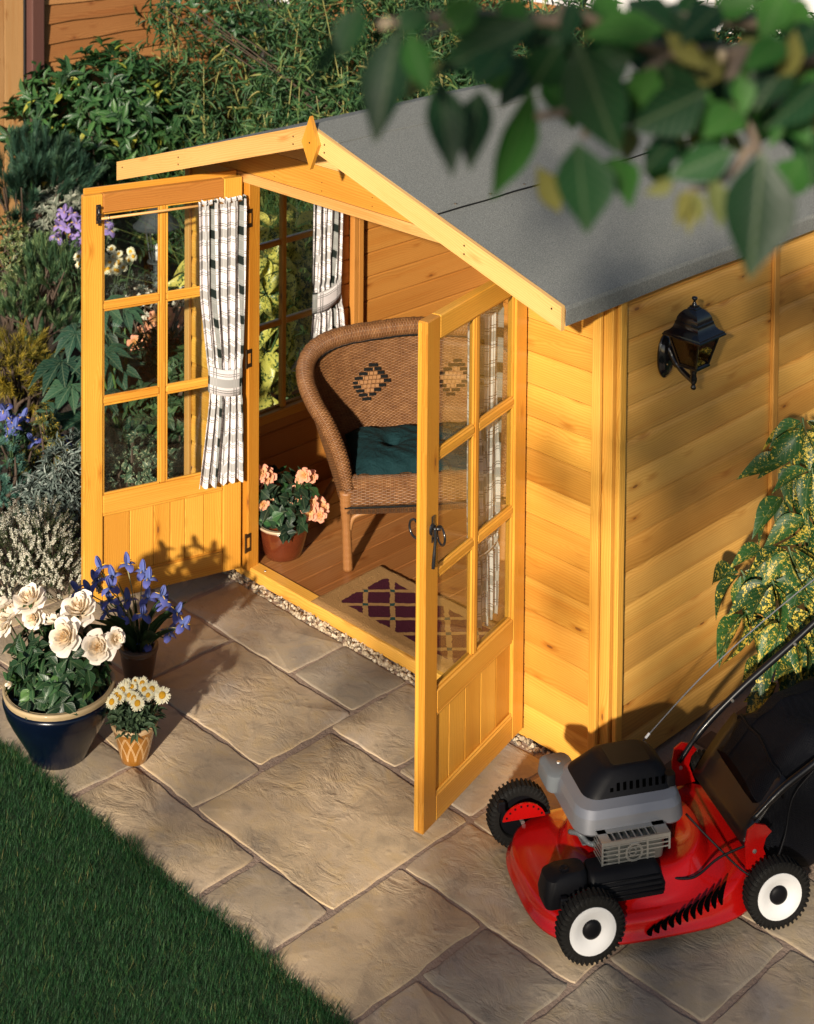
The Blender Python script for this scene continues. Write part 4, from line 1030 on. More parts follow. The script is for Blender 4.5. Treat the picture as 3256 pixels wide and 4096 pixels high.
def pot(label,name,base,prof_out,mat,rimmat,rimz,soilz,n=48,cat='potted plant'):
    th=thing(name,base,label,cat)
    k=len(prof_out); inner=[(r-.012,z) for r,z in prof_out[::-1] if z>soilz-.03]
    body=[p for p in prof_out if p[1]<=rimz+1e-6]; b=MB(); b.lathe(body,(0,0,0),n); b.build('pot',mat,th,smooth=True)
    rimp=[p for p in prof_out if p[1]>=rimz-1e-6]; rp=rimp+[(rimp[-1][0]-.008,rimp[-1][1]+.001),(rimp[-1][0]-.016,rimp[-1][1]-.006)]+[(r-.016,z) for r,z in rimp[::-1]]+[(r-.018,z) for r,z in body[::-1] if z>soilz-.01]
    b=MB(); b.lathe(rp,(0,0,0),n); b.F=[f for f in b.F if f.shape[1]==4]; b.I=b.I[:1]; b.build('rim',rimmat,th,smooth=True)
    r_s=float(np.interp(soilz,[p[1] for p in prof_out],[p[0] for p in prof_out]))-.017
    b=MB(); b.lathe([(r_s,soilz-.004),(r_s*.6,soilz+.006),(0,soilz+.01)],(0,0,0),24); b.build('soil',SOIL,th,smooth=True)
    return th
def stem(mb,p0,p1,r=.0018,bow=.02,rnd=.5):
    p0=np.array(p0,float);p1=np.array(p1,float); m=(p0+p1)/2+np.array([random.uniform(-1,1),random.uniform(-1,1),.3])*bow
    mb.tube(bezier([p0,m,p1],4),r,5,rnd)
def G(x,y,z=0.0): return on('z',z,x,y)
def px_at(base,x,y,off=0.0):
    """world point seen at pixel (x,y) in the vertical plane facing the camera through base (moved off metres towards it)"""
    nn=np.array([-cf[0],-cf[1],0]); nn/=np.linalg.norm(nn); q=np.asarray(base,float)+nn*off; d=ray(x*K,y*K); t=((q-CAM)@nn)/(d@nn); return CAM+t*d

# --- roses in the blue pot
BB=G(125,1586); BB[2]=0
rose=pot('large dark blue glazed pot of cream roses beside the lawn','rose_pot',tuple(BB),
  [(.0,.0),(.100,.0),(.104,.004),(.118,.04),(.142,.085),(.170,.135),(.191,.18),(.201,.215),(.202,.225),(.196,.236),(.199,.246),(.201,.258)],
  m_glaze('blue_glaze',(.0006,.0016,.007),(.0018,.005,.016),220,.25,.2),RIMC,.236,.205)
SPH=[(395,1226,.95),(20,1290,.8),(65,1275,1.1),(62,1300,.6),(168,1280,1.08),(135,1330,1.05),(205,1370,.95),(243,1350,.6),(165,1385,.45),(120,1300,.55),(0,1310,.8),(60,1245,.95),(20,1435,.38),(35,1300,.55),(5,1240,.7)]
ROSES=[(62,1262,.072,(.1,-.4,1)),(26,1290,.055,(-.5,-.3,.8)),(70,1300,.048,(.3,-.8,.3)),(166,1282,.075,(.25,-.35,.9)),(136,1340,.072,(.35,-.8,.55)),(206,1362,.066,(.6,-.6,.55)),(243,1345,.042,(.9,-.1,.5)),(8,1312,.05,(-.2,-.8,.5)),(112,1305,.045,(-.3,.2,.8)),(163,1378,.030,(.5,-.7,.6)),(22,1440,.026,(.2,-.9,.2)),(2,1275,.05,(-.7,0,.6))]
sb=MB(); lb=MB()
for (x,y,R,ax) in ROSES:
    off=.10 if y>1320 else .02
    p=px_at(BB,x,y,off)-BB; b=MB()
    L=[(5,.12,1.55,1.15,.92,1.15),(5,.12,1.50,.55,.92,1.05),(6,.10,1.40,.15,.88,.85),(6,.08,1.25,-.05,.80,.70),(6,.06,1.05,-.20,.70,.55),(5,.05,.85,-.25,.60,.42),(4,.03,.55,-.25,.52,.34),(3,.02,.3,-.2,.48,.30)]
    if R<.035: L=[(4,.06,.9,.0,1.0,.8),(3,.05,.7,-.2,.95,.7),(3,.02,.3,-.2,.9,.5)]
    petal_cup(b,p,ax,R*.92,L,0.0,random.uniform(0,6))
    f=b.build('rose_flower',ROSEP,rose,smooth=True)
    base=np.array([random.uniform(-.05,.05),random.uniform(-.05,.05),.21]); stem(sb,base,p-nrm(ax)*R*.25,.0026,.03)
    b=MB(); cen=np.array([p-nrm(ax)*R*.2]); rosettes(b,T_SM,cen,np.array([ax]),5,R*.55,.4,(1.0,1.5),(.6,.1),.001); b.build('sepals',ROSEL,f,smooth=True)
sb.build('stems',STEMM,rose,smooth=True)
n=150; th_=rng.uniform(0,2*PI,n); rr=np.sqrt(rng.random(n))*.155; cen=np.stack([np.cos(th_)*rr,np.sin(th_)*rr,rng.uniform(.25,.44,n)],1)
ax=np.stack([np.cos(th_)*.8,np.sin(th_)*.8,np.full(n,.7)],1); rosettes(lb,T_OV,cen,ax,5,.060,.62,(.7,1.5),(.45,.22),.01,.3)
rr=rng.uniform(.10,.165,26); th_=rng.uniform(0,2*PI,26); cen=np.stack([np.cos(th_)*rr,np.sin(th_)*rr,rng.uniform(.27,.36,26)],1)
rosettes(lb,T_OV,cen,np.stack([np.cos(th_),np.sin(th_),np.full(26,.1)],1),5,.055,.62,(.4,1.3),(.5,.25),.008,.4)
o=lb.build('foliage',ROSEL,rose,smooth=True)

# --- irises in a brown pot behind
IB=G(292,1432); IB[2]=0
iris=pot('brown pot of violet blue irises behind the roses','iris_pot',tuple(IB),
  [(.0,.0),(.048,.0),(.052,.004),(.062,.05),(.070,.10),(.072,.118),(.076,.126),(.077,.136),(.076,.142)],m_glaze('brown_glaze',(.06,.025,.012),(.10,.045,.02),120,.5,.3),m_plain('brown_rim',(.12,.06,.03),.5),.126,.118)
IR=[(212,1197),(268,1190),(204,1225),(238,1215),(233,1238),(300,1205),(312,1220),(165,1245),(232,1265),(270,1265),(310,1260),(255,1300),(300,1295),(345,1270),(370,1290),(385,1315),(355,1335),(308,1355),(225,1290),(190,1245),(340,1255),(305,1378)]
sb=MB(); sp_=MB()
def iris_flower(p,R,ax):
    b=MB(); ax=nrm(ax); u=nrm(np.cross(ax,[.2,.3,.93])); v=np.cross(ax,u); a0=random.uniform(0,6)
    for kind in (0,1):
        for i in range(3):
            a=a0+2*PI*i/3+(PI/3 if kind else 0); rad=math.cos(a)*u+math.sin(a)*v; tan=np.cross(ax,rad); P=np.zeros((6,5,3)); U=np.zeros((6,5,2)); pos=np.zeros(2)
            for iu in range(6):
                t=iu/5; ang=(.25-.35*t) if kind else (.75+1.9*t); 
                if iu: pos=pos+np.array([math.sin(ang),math.cos(ang)])*R*(1.05 if kind else 1.0)/5
                w_=R*(.52 if kind else .62)*math.sin(PI*(.12+.80*t))**.8
                for iv in range(5):
                    s=(iv/4-.5)*2; P[iu,iv]=p+rad*(pos[0]+(-.25*w_*s*s if kind else 0))+ax*(pos[1]+(0 if kind else -.12*w_*s*s))+tan*s*w_*.5; U[iu,iv]=(iv/4,t)
            b.grid(P,U,rnd=.15+.25*kind+random.uniform(-.1,.1))
    f=b.build('iris_flower',IRISP,iris,smooth=True)
    q=MB()
    for i in range(3):
        a=a0+2*PI*i/3; rad=math.cos(a)*u+math.sin(a)*v; q.tube([p+rad*R*.18+ax*R*.20,p+rad*R*.55+ax*R*.22],[R*.045,R*.02],5)
    q.build('signal',IRISY,f,smooth=True)
for i,(x,y) in enumerate(IR):
    p=px_at(IB,x,y,random.uniform(-.02,.10))-IB; ax=nrm(np.append(p[:2]*1.2,.25+max(0,p[2]-.2)))
    iris_flower(p,.050,ax)
    (sp_ if i%2 else sb).tube(bezier([(p[0]*.12,p[1]*.12,.12),p*np.array([.55,.55,.62])+np.array([0,0,.06]),p-ax*.02,p-ax*.002],5),[.0022]*10+[.003]*4+[.0045]*2,6)
sb.build('stems',STEMM,iris,smooth=True); sp_.build('sheaths',STEMP,iris,smooth=True)
lb=MB(); n=20; az=rng.uniform(0,2*PI,n); ti=rng.uniform(.05,.7,n); Yd=np.stack([np.cos(az)*np.sin(ti),np.sin(az)*np.sin(ti),np.cos(ti)],1); Zd=np.stack([-np.cos(az)*np.cos(ti),-np.sin(az)*np.cos(ti),np.sin(ti)],1); Xd=np.cross(Yd,Zd)
L=rng.uniform(.14,.30,n); lb.many(leafT([.6,1,.95,.8,.5,.05],.3,.35),np.stack([np.cos(az)*.03,np.sin(az)*.03,np.full(n,.118)],1),Xd,Yd,Zd,np.stack([np.full(n,.010),L,L],1),rng.random(n)); lb.build('foliage',IRISL,iris,smooth=True)

# --- daisies in the amber pot
DB=G(283,1598); DB[2]=0
def lattice(t,c,ob,z):
    sx=t.n('SeparateXYZ',{0:ob}); an=t.math('ARCTAN2',sx.outputs[1],sx.outputs[0]); u=t.math('MULTIPLY',an,6.0/(2*PI))
    zz=t.math('DIVIDE',t.math('SUBTRACT',z,.02),.095); out=None
    for off in (0.0,.06,.5,.56):
        for sg in (1,-1):
            ph=t.math('ADD',t.math('ADD',u,off),t.math('MULTIPLY',t.math('POWER',t.math('MAXIMUM',zz,0.0),1.6),.5*sg))
            k=t.math('LESS_THAN',t.math('ABSOLUTE',t.math('SUBTRACT',t.math('FRACT',ph),.5)),.016); out=k if out is None else t.math('MAXIMUM',out,k)
    msk=t.math('MULTIPLY',t.math('GREATER_THAN',zz,0.0),t.math('LESS_THAN',zz,1.0))
    return t.mix(t.math('MULTIPLY',out,t.math('MULTIPLY',msk,.8)),c,(.62,.42,.22,1))
dais=pot('small amber pot with scratched lattice, full of white and yellow daisies','daisy_pot',tuple(DB),
  [(.0,.0),(.045,.0),(.048,.003),(.055,.03),(.066,.075),(.075,.115),(.078,.124),(.083,.130),(.085,.138),(.0855,.146)],m_glaze('amber_glaze',(.32,.135,.02),(.22,.085,.012),90,.7,.22,lattice),m_plain('amber_rim',(.42,.28,.15),.55),.130,.120)
def daisy(parent,p,R,ax,n=26,name='daisy'):
    ax=nrm(ax); u=nrm(np.cross(ax,[.2,.3,.93])); v=np.cross(ax,u); b=MB()
    for ring in (0,1):
        az=np.linspace(0,2*PI,n,endpoint=False)+ring*.12+rng.normal(0,.04,n); rad=np.cos(az)[:,None]*u+np.sin(az)[:,None]*v; up=.06+.12*ring+rng.normal(0,.07,n)
        Yd=unit(rad+up[:,None]*ax); Xd=unit(np.cross(Yd,ax)); Zd=np.cross(Xd,Yd); L=R*rng.uniform(.85,1.08,n)*(1-.12*ring)
        b.many(leafT([.45,.9,1.0,.7],.1,.12),np.tile(p+ax*.001*ring,(n,1)),Xd,Yd,Zd,np.stack([np.full(n,R*.155),L,L],1),rng.uniform(0,.5,n)+.1*ring)
    f=b.build(name,DAIP,parent,smooth=True)
    q=MB(); Mx=np.stack([u,v,ax],1); q.lathe([(R*.36,.0),(R*.42,R*.12),(R*.36,R*.22),(R*.16,R*.28),(0,R*.28)],p,14,ax=Mx); q.build('disc',DAIC,f,smooth=True)
    return f
DA=[(258,1460,.045),(246,1470,.036),(300,1445,.035),(320,1458,.042),(342,1470,.045),(252,1475,.034),(236,1484,.038),(272,1470,.030),(282,1476,.036),(290,1487,.040),(304,1458,.034),(285,1440,.022),(312,1470,.03),(278,1452,.03),(265,1447,.03)]
sb=MB()
for (x,y,R) in DA:
    p=px_at(DB,x,y-6,.06-.10*((1490-y)/60.0))-DB; ax=np.array([p[0]*2+.35,p[1]*2-.75,.75])
    daisy(dais,p,R*.70,ax); stem(sb,(p[0]*.3,p[1]*.3,.12),p-nrm(ax)*.004,.002,.01)
sb.build('stems',STEMM,dais,smooth=True)
lb=MB(); n=120; th_=rng.uniform(0,2*PI,n); rr=np.sqrt(rng.random(n))*.078; cen=np.stack([np.cos(th_)*rr,np.sin(th_)*rr,rng.uniform(.125,.20,n)],1)
rosettes(lb,T_LAN,cen,np.stack([np.cos(th_)*.6,np.sin(th_)*.6,np.ones(n)],1),4,.042,.32,(.4,1.4),(.5,.22),.006); lb.build('foliage',DAIL,dais,smooth=True)

# --- peach begonia inside
PB=G(596,1166,ZF); PB[2]=ZF+.001
beg=pot('red brown glazed pot of peach begonias standing inside the doorway','begonia_pot',tuple(PB),
  [(.0,.0),(.078,.0),(.082,.004),(.090,.03),(.103,.080),(.111,.115),(.113,.132),(.116,.138),(.121,.144),(.122,.150)],m_glaze('oxblood_glaze',(.075,.014,.006),(.13,.03,.010),80,.8,.2),m_plain('pale_rim',(.45,.34,.22),.35,0,.4),.138,.128)
BF=[(548,996,.032),(562,1003,.036),(540,1012,.026),(640,1000,.028),(655,1003,.026),(632,1008,.022),(545,1045,.034),(562,1050,.036),(552,1062,.026),(620,1040,.038),(640,1052,.034),(655,1058,.028),(650,1078,.036),(668,1060,.030),(680,1068,.026),(672,1085,.028),(630,1062,.03)]
sb=MB()
for (x,y,R) in BF:
    p=px_at(PB,x,y,random.uniform(.0,.10))-PB; ax=np.array([.5+p[0],-.8+p[1],.5]); b=MB()
    petal_cup(b,p,ax,R*1.18,[(5,.08,1.55,1.25,.95,1.0),(5,.08,1.35,.8,.82,.85),(5,.06,1.05,.35,.66,.62),(4,.03,.7,.0,.52,.45),(3,.02,.3,-.1,.42,.32)],0.0,random.uniform(0,6))
    b.build('begonia_flower',BEGP,beg,smooth=True); stem(sb,(p[0]*.2,p[1]*.2,.12),p-nrm(ax)*.01,.002,.02)
sb.build('stems',STEMM,beg,smooth=True)
lb=MB(); n=95; th_=rng.uniform(0,2*PI,n); rr=np.sqrt(rng.random(n))*.14; cen=np.stack([np.cos(th_)*rr,np.sin(th_)*rr,rng.uniform(.14,.33,n)],1)
rosettes(lb,T_OV,cen,np.stack([np.cos(th_)*.8,np.sin(th_)*.8,np.full(n,.7)],1),4,.055,.75,(.6,1.4),(.45,.25),.01,.2); lb.build('foliage',BEGL,beg,smooth=True)

# ------------------------------------------------------------------ lawn mower
RED=m_plain('red_enamel',(.34,.0035,.003),.2,0,.5,.12,9,spec=.4); MBLK=m_plain('black_plastic',(.004,.004,.0055),.5,0,.0,.5,30,spec=.14); MSIL=m_plain('silver_paint',(.20,.205,.23),.36,.5,.1,.08,300)
TYRE=m_plain('tyre_rubber',(.009,.0085,.008),.7,0,0,.5,60,spec=.15); WHT=m_plain('white_plastic',(.56,.56,.57),.4,spec=.3); MGREY=m_plain('grey_tank',(.10,.11,.12),.42,spec=.3); CHROME=m_plain('bright_steel',(.50,.50,.48),.32,.85)
HBLK=m_plain('handle_black',(.005,.005,.0065),.3,0,.12,spec=.3)
MA=on('z',.1,2371/K,3733/K); MBb=on('z',.1,3118/K,3594/K); mm=nrm(MBb-MA); mn=np.array([-mm[1],mm[0],0]); MO=np.array([MA[0],MA[1],0])
mower=thing('lawn_mower',tuple(MO+mm*.3+mn*.28),'red petrol lawn mower with silver and black engine cover and grass bag','lawn mower')
MOO=np.array(mower.location)
RM=np.eye(4); RM[:3,0]=mm; RM[:3,1]=mn; RM[:3,3]=MO-MOO
def ml(p): p=np.asarray(p,float); return p@RM[:3,:3].T+RM[:3,3]
class ML(MB):
    def done(s,name,mats,parent,smooth=False,fix=False,ang=None):
        s.V=[ml(np.vstack(s.V))]; s.U=[np.vstack(s.U)]; s.R=[np.concatenate(s.R)]
        o=s.build(name,mats,parent,smooth,fix)
        if ang: auto_smooth(o,ang)
        return o
YAX=np.array([[1,0,0],[0,0,1],[0,-1,0]])     # lathe axis along +s
def wheel(l,s0,sgn,R=.106):
    # sgn=-1: outer face towards -s
    w_=.046; b=ML()
    prof=[(.074,-.5*w_),(.086,-.52*w_),(.098,-.46*w_),(R-.003,-.30*w_),(R-.003,.30*w_),(.098,.46*w_),(.086,.52*w_),(.074,.5*w_)]
    b.lathe(prof+[(.070,.4*w_),(.070,-.4*w_),prof[0]],(l,s0,R),40,ax=YAX); b.F=[f for f in b.F if f.shape[1]==4]; b.I=b.I[:len(b.F)]
    ty=b.done('tyre',TYRE,mower,smooth=True)
    b=ML()
    for i in range(40):
        a=2*PI*i/40; Mx=np.eye(4); c,s=math.cos(a),math.sin(a); Mx[:3,:3]=[[c,0,s],[0,1,0],[-s,0,c]]; Mx[:3,3]=(l,s0,R)
        b.box(-.0036,.0036,-.48*w_,.48*w_,R-.006,R+.0008,'y',.001,Mx)
        b.box(-.0036,.0036,-.53*w_,-.40*w_,R-.022,R-.005,'y',.001,Mx); b.box(-.0036,.0036,.40*w_,.53*w_,R-.022,R-.005,'y',.001,Mx)
    b.done('tread',TYRE,ty).__setitem__('kind','stuff')
    b=ML(); f=sgn*.5*w_
    b.lathe([(.0,f*.55),(.026,f*.55),(.032,f*.60),(.050,f*.98),(.066,f*1.10),(.0745,f*1.08),(.0755,f*.6),(.06,f*.4),(0,f*.4)],(l,s0,R),40,ax=YAX); b.done('hub',WHT,ty,smooth=False,fix=True,ang=40)
    b=ML(); b.lathe([(.0,f*1.12),(.012,f*1.10),(.022,f*1.0),(.029,f*.8),(.031,f*.5),(0,f*.5)],(l,s0,R),24,ax=YAX); b.done('hub_cap',MBLK,ty,smooth=True,fix=True)
    b=ML(); b.lathe([(.0,-f*.5),(.068,-f*.5),(.071,-f*.2),(0,-f*.2)],(l,s0,R),28,ax=YAX); b.done('inner_disc',MBLK,ty,smooth=False,fix=True)
wheel(.0,.022,-1); wheel(.618,.022,-1); wheel(-.045,.575,1); wheel(.618,.575,1)
# deck
def outline(phi):
    c,s=math.cos(phi),math.sin(phi)
    # superellipse around (.25,.30)
    n_=3.2; a=.375 if c<0 else .37; b_=.29; r=1/((abs(c)/a)**n_+(abs(s)/b_)**n_)**(1/n_)
    l=.245+r*c; s2=.30+r*s
    return l,s2
nphi=96; rings=[]
def ring(fn): 
    return [fn(2*PI*i/nphi) for i in range(nphi)]
def deckpt(k,z0,z1=None):
    def f(phi):
        l,s=outline(phi); l=.25+(l-.25)*k; s=.30+(s-.30)*k
        lift=.0
        if l>.40: lift=min(1,(l-.40)/.2)
        front=max(0,-(l-.03)/.15)
        z=z0+(.075*lift if z1 is None else z1*lift)
        if k>.95 and z0<.08: z=z0+.015*max(0,math.cos(phi*2))*0
        return (l,s,z)
    return f
def circ(r,z,c=(.25,.30)): return lambda phi:(c[0]+r*math.cos(phi),c[1]+r*math.sin(phi),z+.03*max(0,math.cos(phi))*(1 if z<.185 else 0))
R_=[ring(deckpt(1.03,.042,.03)),ring(deckpt(1.03,.050,.03)),ring(deckpt(1.0,.056,.03)),ring(deckpt(.985,.088)),ring(deckpt(.978,.098)),ring(deckpt(.955,.103)),ring(deckpt(.87,.108)),ring(deckpt(.855,.109)),ring(circ(.247,.120)),ring(circ(.237,.130)),ring(circ(.218,.166)),ring(circ(.208,.178)),ring(circ(.188,.186)),ring(circ(.12,.190))]
b=ML(); b.grid(np.array(R_).transpose(1,0,2),closed_u=True); 
deck=b.done('deck',RED,mower,smooth=True,fix=False); md=deck.modifiers.new('s','SOLIDIFY'); md.thickness=.003; md.offset=-1
# front lugs carrying the wheels, height sectors
for (l,s,sg) in ((-.045,.515,1),(.0,.075,-1)):
    b=ML(); k=16; pts=[(l+.075*math.cos(a),.118+.062*math.sin(a)) for a in np.linspace(0.15,PI-.15,k)]
    V=[(x,s-.003,z) for x,z in pts]+[(x,s+.003,z) for x,z in pts]
    F=[[i,i+1,k+i+1,k+i] for i in range(k-1)]+[[k-1,0,k,2*k-1]]
    b.add(V,[F,[list(range(k))],[list(range(2*k-1,k-1,-1))]]); o=b.done('height_sector',RED,mower,fix=True)
    q=ML()
    for a in np.linspace(.4,PI-.4,8): q.box(l+.066*math.cos(a)-.003,l+.066*math.cos(a)+.003,s-.0045,s+.0045,.118+.053*math.sin(a)-.003,.118+.053*math.sin(a)+.003)
    e=q.done('sector_notches',MBLK,o); e['kind']='stuff'
    q=ML(); q.box(l-.085,l-.06,s+sg*.008,s+sg*.030,.15,.185,'z',.004); q.tube([(l-.07,s+sg*.018,.16),(l-.01,s+sg*.012,.10)],.006,6); q.done('height_lever',MBLK,o)
b=ML(); b.tube([(-.045,.60,.106),(-.045,.525,.106)],.007,8); b.done('axle',CHROME,mower)
b=ML(); b.tube([(.0,.08,.106),(.0,.0,.106)],.007,8); b.done('axle',CHROME,mower)
b=ML(); b.tube([(.618,.60,.106),(.618,.03,.106)],.007,8); b.done('axle',CHROME,mower)
# louvres on the skirt
b=ML()
for i in range(11):
    l0=.19+.024*i
    for j in range(3):
        pass
    def skirt(l,z):
        ph=[outline(2*PI*q/720) for q in range(360,720)]; p=min(ph,key=lambda t:abs(t[0]-l)); return .30+(p[1]-.30)*1.0-.004-(.004 if z<.085 else 0)
    h0=.056+.0045*i; h1=.088+.0085*i
    P=np.zeros((6,2,3))
    for q in range(6):
        t=q/5; z=h0+(h1-h0)*t; lc=l0-.012*math.sin(PI*t)+.014*t-.010*t*0+.02*(1-t)*0; wd_=.0098*math.sin(PI*(.08+.84*t))+.0006
        P[q,0]=(lc-wd_,skirt(lc,z)-.0012,z); P[q,1]=(lc+wd_,skirt(lc,z)-.0012,z)
    b.grid(P)
o=b.done('vent_slots',m_plain('slot_black',(.001,.001,.001),.9,spec=.0),deck); o['kind']='stuff'
# engine
def rrect(l0,l1,s0,s1,z,r,n=6):
    out=[]
    for (cx,cy,a0) in ((l1-r,s1-r,0),(l0+r,s1-r,PI/2),(l0+r,s0+r,PI),(l1-r,s0+r,1.5*PI)):
        for i in range(n): a=a0+PI/2*i/(n-1); out.append((cx+r*math.cos(a),cy+r*math.sin(a),z))
    return out
def loft(rings,name,mat,parent,ang=40,cap0=True,cap1=True):
    k=len(rings[0]); V=[p for r in rings for p in r]; F=[[i*k+j,i*k+(j+1)%k,(i+1)*k+(j+1)%k,(i+1)*k+j] for i in range(len(rings)-1) for j in range(k)]
    fs=[F]
    if cap0: fs.append([list(range(k))[::-1]])
    if cap1: fs.append([[(len(rings)-1)*k+j for j in range(k)]])
    b=ML(); b.add(V,fs); return b.done(name,mat,parent,fix=True,ang=ang)
loft([rrect(.10,.36,.20,.42,.17,.05),rrect(.09,.365,.205,.43,.29,.04)],'engine_block',MBLK,mower)
for i in range(6):
    b=ML(); z=.205+i*.012; b.box(.055,.12,.235,.35,z,z+.004,'x'); b.done('cooling_fin',MGREY,mower)
sh=loft([rrect(.022,.386,.180,.470,.268,.055),rrect(.018,.390,.176,.474,.274,.06),rrect(.024,.386,.184,.468,.316,.06),rrect(.034,.380,.198,.456,.336,.06),rrect(.062,.372,.226,.440,.350,.05)],'engine_shroud',MSIL,mower,ang=18)
cv=loft([rrect(.062,.374,.226,.440,.349,.05),rrect(.070,.370,.230,.434,.360,.05),rrect(.105,.350,.248,.414,.394,.05),rrect(.128,.332,.258,.402,.414,.045),rrect(.150,.315,.268,.392,.421,.04)],'engine_cover',MBLK,mower,ang=30)
loft([rrect(.168,.300,.276,.384,.4205,.012),rrect(.168,.300,.276,.384,.4222,.012)],'cover_label',m_plain('dark_label',(.010,.009,.007),.5,spec=.15),cv)
b=ML()
for i in range(9):
    l=.148+.022*i; t0,t1=.22,.80 if i not in (0,) else .5
    p0=np.array([l,.2285,.358]); p1=np.array([l+.006,.246,.392])
    a=p0+(p1-p0)*t0; c=p0+(p1-p0)*t1; w_=.0055
    nrm_=nrm(np.array([0,-.036,.018]))*.0012
    b.add([a+[-w_,0,0]+nrm_,a+[w_,0,0]+nrm_,c+[w_,0,0]+nrm_,c+[-w_,0,0]+nrm_],[[0,1,2,3]])
o=b.done('cooling_slots',m_plain('slot_black2',(.0006,.0006,.0006),.9,spec=.0),cv); o['kind']='stuff'
loft([rrect(.335,.372,.232,.275,.352,.012),rrect(.338,.372,.236,.272,.385,.012)],'throttle_knob',MBLK,mower)
tk=loft([rrect(-.005,.10,.385,.51,.285,.025),rrect(-.008,.105,.382,.515,.295,.03),rrect(-.004,.10,.386,.51,.335,.03),rrect(.01,.09,.40,.50,.343,.02)],'fuel_tank',MGREY,mower)
b=ML(); b.lathe([(.0,.004),(.006,.003),(.008,0)],(.05,.45,.343),10); b.done('tank_screw',CHROME,tk)
b=ML(); b.tube(bezier([(.02,.26,.24),(.035,.215,.26),(.06,.205,.235),(.075,.19,.235)],5),.008,7); b.done('plug_lead',MGREY,mower,smooth=True)
b=ML(); b.tube([(.075,.192,.236),(.105,.20,.236)],.009,8); b.done('spark_plug',CHROME,mower)
# muffler guard: pressed steel grille
mg=ML(); l0,l1,s0,s1,z0,z1=.075,.300,.118,.190,.205,.285
for z in np.linspace(z0,z1,7): mg.box(l0,l1-(.05 if z<z0+.03 else 0),s0-.001,s0+.001,z-.0019,z+.0019)
for l in (l0,l0+.055,l1-.075,l1-.002): mg.box(l-.003,l+.003,s0-.0016,s0+.0016,z0+(.0 if l<l1-.03 else .03),z1)
for l in np.linspace(l0,l1,11): mg.box(l-.0019,l+.0019,s0,s1,z1-.001,z1+.0012)
for s in (s0,s1-.004): mg.box(l0,l1,s-.002,s+.004,z1-.0016,z1+.0018)
mg.box(l0,l1,s1-.030,s1+.001,z1-.0012,z1+.0016); mg.box(l0,l0+.03,s0,s1,z1-.0012,z1+.0016); mg.box(l1-.04,l1,s0,s1,z1-.0012,z1+.0016); mg.box(l0,l1,s0-.0012,s0+.0012,z1-.010,z1)
for z in np.linspace(z0+.01,z1,6): mg.box(l0-.001,l0+.001,s0,s1,z-.0026,z+.0026)
for a in np.linspace(0,2*PI,25)[:-1]:
    mg.box(l0+.105+.026*math.cos(a)-.0035,l0+.105+.026*math.cos(a)+.0035,s0-.0026,s0+.0005,.243+.026*math.sin(a)-.0035,.243+.026*math.sin(a)+.0035)
for a in np.linspace(0,2*PI,13)[:-1]:
    mg.box(l0+.100+.012*math.cos(a)-.002,l0+.100+.012*math.cos(a)+.002,s0-.003,s0+.0005,.247+.012*math.sin(a)-.002,.247+.012*math.sin(a)+.002)
mg.done('muffler_guard',CHROME,mower)
loft([rrect(.09,.285,.125,.185,.207,.02),rrect(.085,.29,.124,.188,.245,.02),rrect(.09,.285,.128,.185,.275,.02)],'muffler',m_plain('muffler_steel',(.20,.21,.20),.4,.8,0,.3,60),mower)
# air filter housing along the near side
loft([rrect(-.12,.02,.075,.165,.135,.02),rrect(-.125,.02,.072,.168,.17,.025),rrect(-.115,.02,.08,.166,.215,.03),rrect(-.09,.015,.095,.158,.228,.025)],'filter_housing',MBLK,mower)
ff=loft([rrect(.022,.262,.062,.168,.135,.012),rrect(.022,.268,.064,.170,.16,.015),rrect(.022,.255,.085,.168,.205,.02),rrect(.026,.24,.10,.162,.215,.02)],'filter_cover',MBLK,mower)
for i in range(4):
    b=ML(); z=.150+.013*i; s=.061+.0062*max(0,i-.5); b.tube([(.03,s,z),(.258-.003*i,s,z)],.0032,6); b.done('cover_rib',MBLK,ff,smooth=True)
b=ML(); b.lathe([(.0,.0),(.014,.0),(.016,.004),(.012,.006),(0,.003)],(-.05,.118,.228),14); b.done('cap',MBLK,mower,smooth=False)
# brackets, handles
for (l,s,name) in ((.520,.515,'a'),(.572,.070,'b')):
    pts=[(l-.035,.15),(l-.040,.24),(l-.032,.285),(l-.005,.302),(l+.030,.292),(l+.050,.27),(l+.030,.25),(l+.022,.22),(l+.045,.16)]; k=len(pts)
    b=ML(); V=[(x,s-.003,z) for x,z in pts]+[(x,s+.003,z) for x,z in pts]; F=[[i,(i+1)%k,k+(i+1)%k,k+i] for i in range(k)]
    b.add(V,[F,[list(range(k))],[list(range(2*k-1,k-1,-1))]]); br=b.done('handle_bracket',RED,mower,fix=True)
    b=ML(); b.lathe([(0,.006),(.007,.005),(.008,0)],(l-.008,s,.215),8,ax=-YAX); b.done('bolt',CHROME,br)
b=ML(); fp=bezier([(.50,.50,.245),(.586,.50,.350),(.724,.50,.466),(.882,.50,.577),(.995,.50,.66),(1.35,.50,.93)],8); b.tube(fp,[.0085]*6+[.0115]*(len(fp)-6),12); hb=b.done('handlebar',HBLK,mower,smooth=True)
b=ML(); fp2=bezier([(.565,.085,.305),(.668,.085,.390),(.773,.085,.453),(.90,.085,.535),(1.35,.085,.88)],8); b.tube(fp2,[.0085]*5+[.0115]*(len(fp2)-5),12); b.done('handlebar',HBLK,mower,smooth=True)
b=ML(); b.tube(bezier([(1.35,.50,.93),(1.40,.47,.965),(1.40,.29,.965),(1.40,.11,.95),(1.35,.085,.88)],6),.0115,12); b.done('crossbar',HBLK,mower,smooth=True)
for t in (14,27):
    b=ML(); b.lathe([(0,.016),(.005,.0155),(.006,.011)],fp[t],8,ax=-YAX); b.done('bolt',CHROME,hb)
